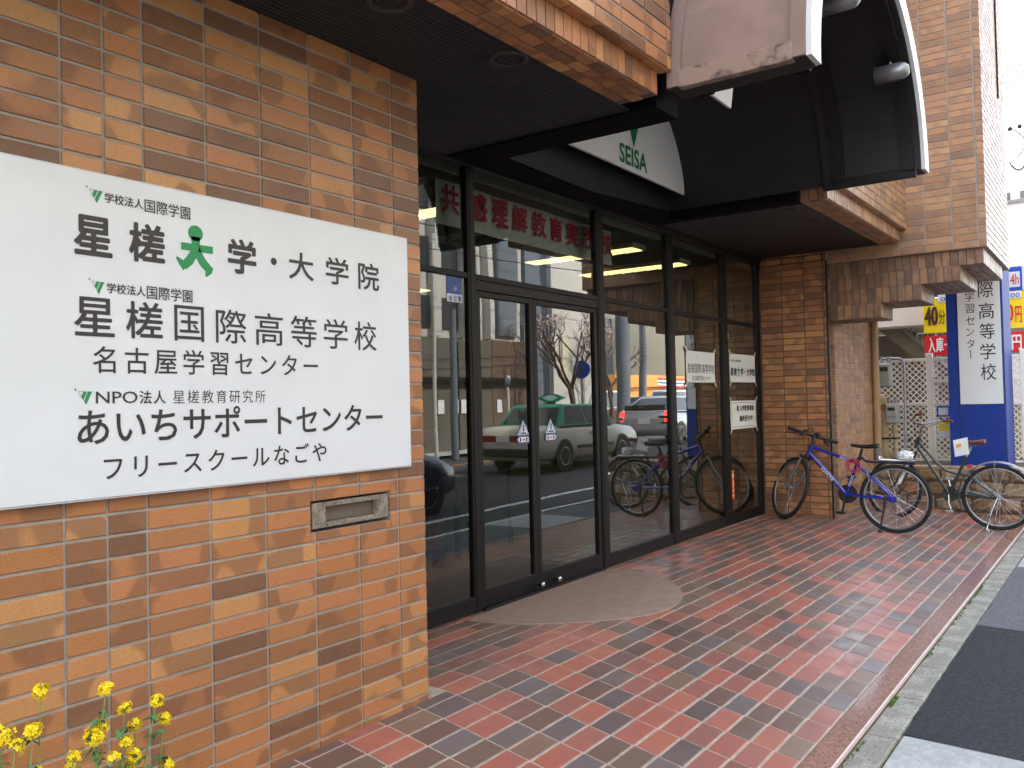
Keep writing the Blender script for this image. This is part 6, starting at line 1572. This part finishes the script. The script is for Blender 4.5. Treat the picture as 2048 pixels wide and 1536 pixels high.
for z, mk in ((2.86, 'store_red'), (2.70, 'paper'), (2.56, 'store_gr'), (2.42, 'paper'), (2.28, 'store_red')):
    b = MB(); b.box((55.21, -24.3, z), (72, -24.0, z + 0.14)); b.build('fascia_stripe', M[mk], Cs)
windows(Cs, 56.5, 71, 0.5, 2.2, 5, 1, -24.3, 0.92, 0.95)
Hs = thing('red_roof_house', 'pink house with a red tiled roof behind the convenience store', 'house', (60, -34, 0))
b = MB(); b.box((51.5, -46, 0), (70, -38.5, 5.4)); b.build('wall', M['pinkwall'], Hs)
b = MB(); b.prism([(-46.6, 5.3), (-37.8, 5.3), (-40.0, 7.2), (-44.5, 7.2)], 51.0, 70.5, lambda a, c_, q: (q, a, c_)); b.build('roof', M['redroof'], Hs)
windows(Hs, 52.5, 69, 3.6, 5.2, 5, 1, -38.5, 0.45, 0.8)
Gb = thing('grey_building', 'grey block with wide windows rising above the red roof in the glass', 'building', (75, -55, 0))
b = MB(); b.box((60, -70, 0), (100, -52, 12.5)); b.build('wall', M['con_grey'], Gb)
windows(Gb, 62, 98, 7.0, 12.0, 6, 2, -52, 0.6, 0.7)
Wb = thing('white_building', 'pale distant block standing at the end of the road in the glass', 'building', (100, -60, 0))
b = MB(); b.box((100.2, -70, 0), (150, -35, 17)); b.build('wall', M['con_cream'], Wb)
windows(Wb, 102, 148, 4, 16, 8, 4, -35, 0.5, 0.5)
HO = thing('hoarding', 'low reddish slatted hoarding before the parked vans', 'fence', (35, -13, 0))
b = MB()
for k in range(60): b.box((27.5 + k * 0.30, -13.05, 0.05), (27.5 + k * 0.30 + 0.26, -13.0, 1.0), k % 2)
b.build('slat_panel', [M['panel_brown'], M['wood']], HO)
for k in range(7):
    b = MB(); b.bbox((27.5 + k * 2.9 - 0.05, -13.12, 0.0), (27.5 + k * 2.9 + 0.05, -13.05, 1.05), 0.01); b.build('fence_post', M['alu'], HO)
def pole(name, label, x, y, h, r, m, cat='pole', arm=False, group=None):
    t = thing(name, label, cat, (x, y, rz(x)), group)
    b = MB(); b.tube([(x, y, rz(x)), (x, y, rz(x) + h)], [r, r * 0.8], 16); b.build('pole_shaft', m, t)
    if arm:
        b = MB()
        for z in (h - 0.5, h - 1.3): b.bbox((x - 0.05, y - 0.9, rz(x) + z), (x + 0.05, y + 0.9, rz(x) + z + 0.08), 0.01)
        b.build('cross_arm', M['alu'], t)
    return t
pole('utility_pole', 'thick grey utility pole mirrored right of the sliding doors', 22.75, -9.5, 11, 0.24, M['pole'], arm=True)
pole('utility_pole', 'slimmer grey pole standing before the orange store in the glass', 25.9, -10.4, 9, 0.15, M['pole'], arm=True)
t = pole('parking_meter', 'white parking post with a round head mirrored in the left door leaf', 16.25, -9.6, 1.95, 0.045, M['pole_w'], cat='post')
b = MB(); b.lathe([(0, 1.90), (0.07, 1.92), (0.085, 2.02), (0.085, 2.14), (0.06, 2.2), (0, 2.22)], (16.25, -9.6, rz(16.25)), 'Z', 16); b.build('post_head', M['alu'], t)
pole('street_post', 'thin pale post mirrored at the left edge of the sliding doors', 14.35, -10.6, 6.0, 0.06, M['pole_w'])
pole('street_post', 'pale grey trunk-like post mirrored beside the dark wall base', 14.75, -10.3, 4.0, 0.10, M['pole'])
t = pole('road_sign', 'round blue road sign on a thin post mirrored beside the utility pole', 21.9, -10.6, 2.9, 0.035, M['alu'], cat='sign')
b = MB(); b.cyl((21.88, -10.6, 2.45 + rz(22)), (21.86, -10.6, 2.45 + rz(22)), 0.30, 28); b.build('sign_disc', M['blue_sign'], t)
# street tree in early bloom
def tree(label, x, y, h, seed, spread=2.2, bloom=1500):
    r = random.Random(seed); t = thing('street_tree', label, 'tree', (x, y, rz(x)))
    tb = MB(); tips = []
    def grow(p, d, ln, rad, lvl):
        q = p + d * ln; m1 = p.lerp(q, .5) + Vector((r.gauss(0, .05), r.gauss(0, .05), 0)) * ln
        tb.tube([p, m1, q], [rad, rad * .85, rad * .7], 8 if lvl < 2 else 5, cap=False)
        if lvl >= 5: tips.append((p, q)); return
        for k in range(3 if lvl < 2 else r.choice((2, 2, 3))):
            nd = (d + Vector((r.gauss(0, .5), r.gauss(0, .5), r.uniform(-.05, .45)))).normalized()
            grow(q, nd, ln * r.uniform(.62, .82), rad * r.uniform(.52, .66), lvl + 1)
        if lvl >= 2: tips.append((p, q))
    base = Vector((x, y, rz(x)))
    tb.tube([base, base + Vector((0.02, 0, 0.5))], [0.16, 0.13], 10)
    for k in range(2): grow(base + Vector((0, 0, 0.5)), Vector((r.gauss(0, .16), r.gauss(0, .12), 1)).normalized(), h * 0.28, 0.09, 0)
    tb.build('trunk', M['bark'], t)
    cb = MB()
    for k in range(bloom):
        p, q = r.choice(tips); c_ = p.lerp(q, r.random()) + Vector((r.gauss(0, .05), r.gauss(0, .05), r.gauss(0, .05)))
        e1 = Vector((r.gauss(0, 1), r.gauss(0, 1), r.gauss(0, 1))).normalized(); e2 = e1.orthogonal().normalized(); s = r.uniform(.014, .030)
        cb.add([c_ + e1 * s, c_ + e2 * s, c_ - e1 * s, c_ - e2 * s], [(0, 1, 2, 3)])
    cb.build('crown', M['blossom'], t)
tree('bare street tree dotted with pale pink blossom mirrored in the right door leaf', 20.9, -10.2, 4.9, 17)
tree('thin flowering street tree mirrored between the two utility poles', 24.3, -10.9, 4.6, 23, bloom=1100)
# cables along the far side of the road
OC2 = thing('overhead_cable', 'sagging street cables mirrored in the upper glass', 'cable', (20, -9.5, 7))
b = MB()
for (z, y) in ((6.2, -9.2), (6.6, -9.6), (7.4, -9.5), (5.7, -9.4)):
    for (xa, xb) in ((-8, 22.75), (22.75, 58)):
        b.tube([(xa + (xb - xa) * k / 16, y, z + rz(10) - 0.45 * sin(pi * k / 16)) for k in range(17)], 0.014, 5)
b.build('cable_line', M['wire'], OC2)
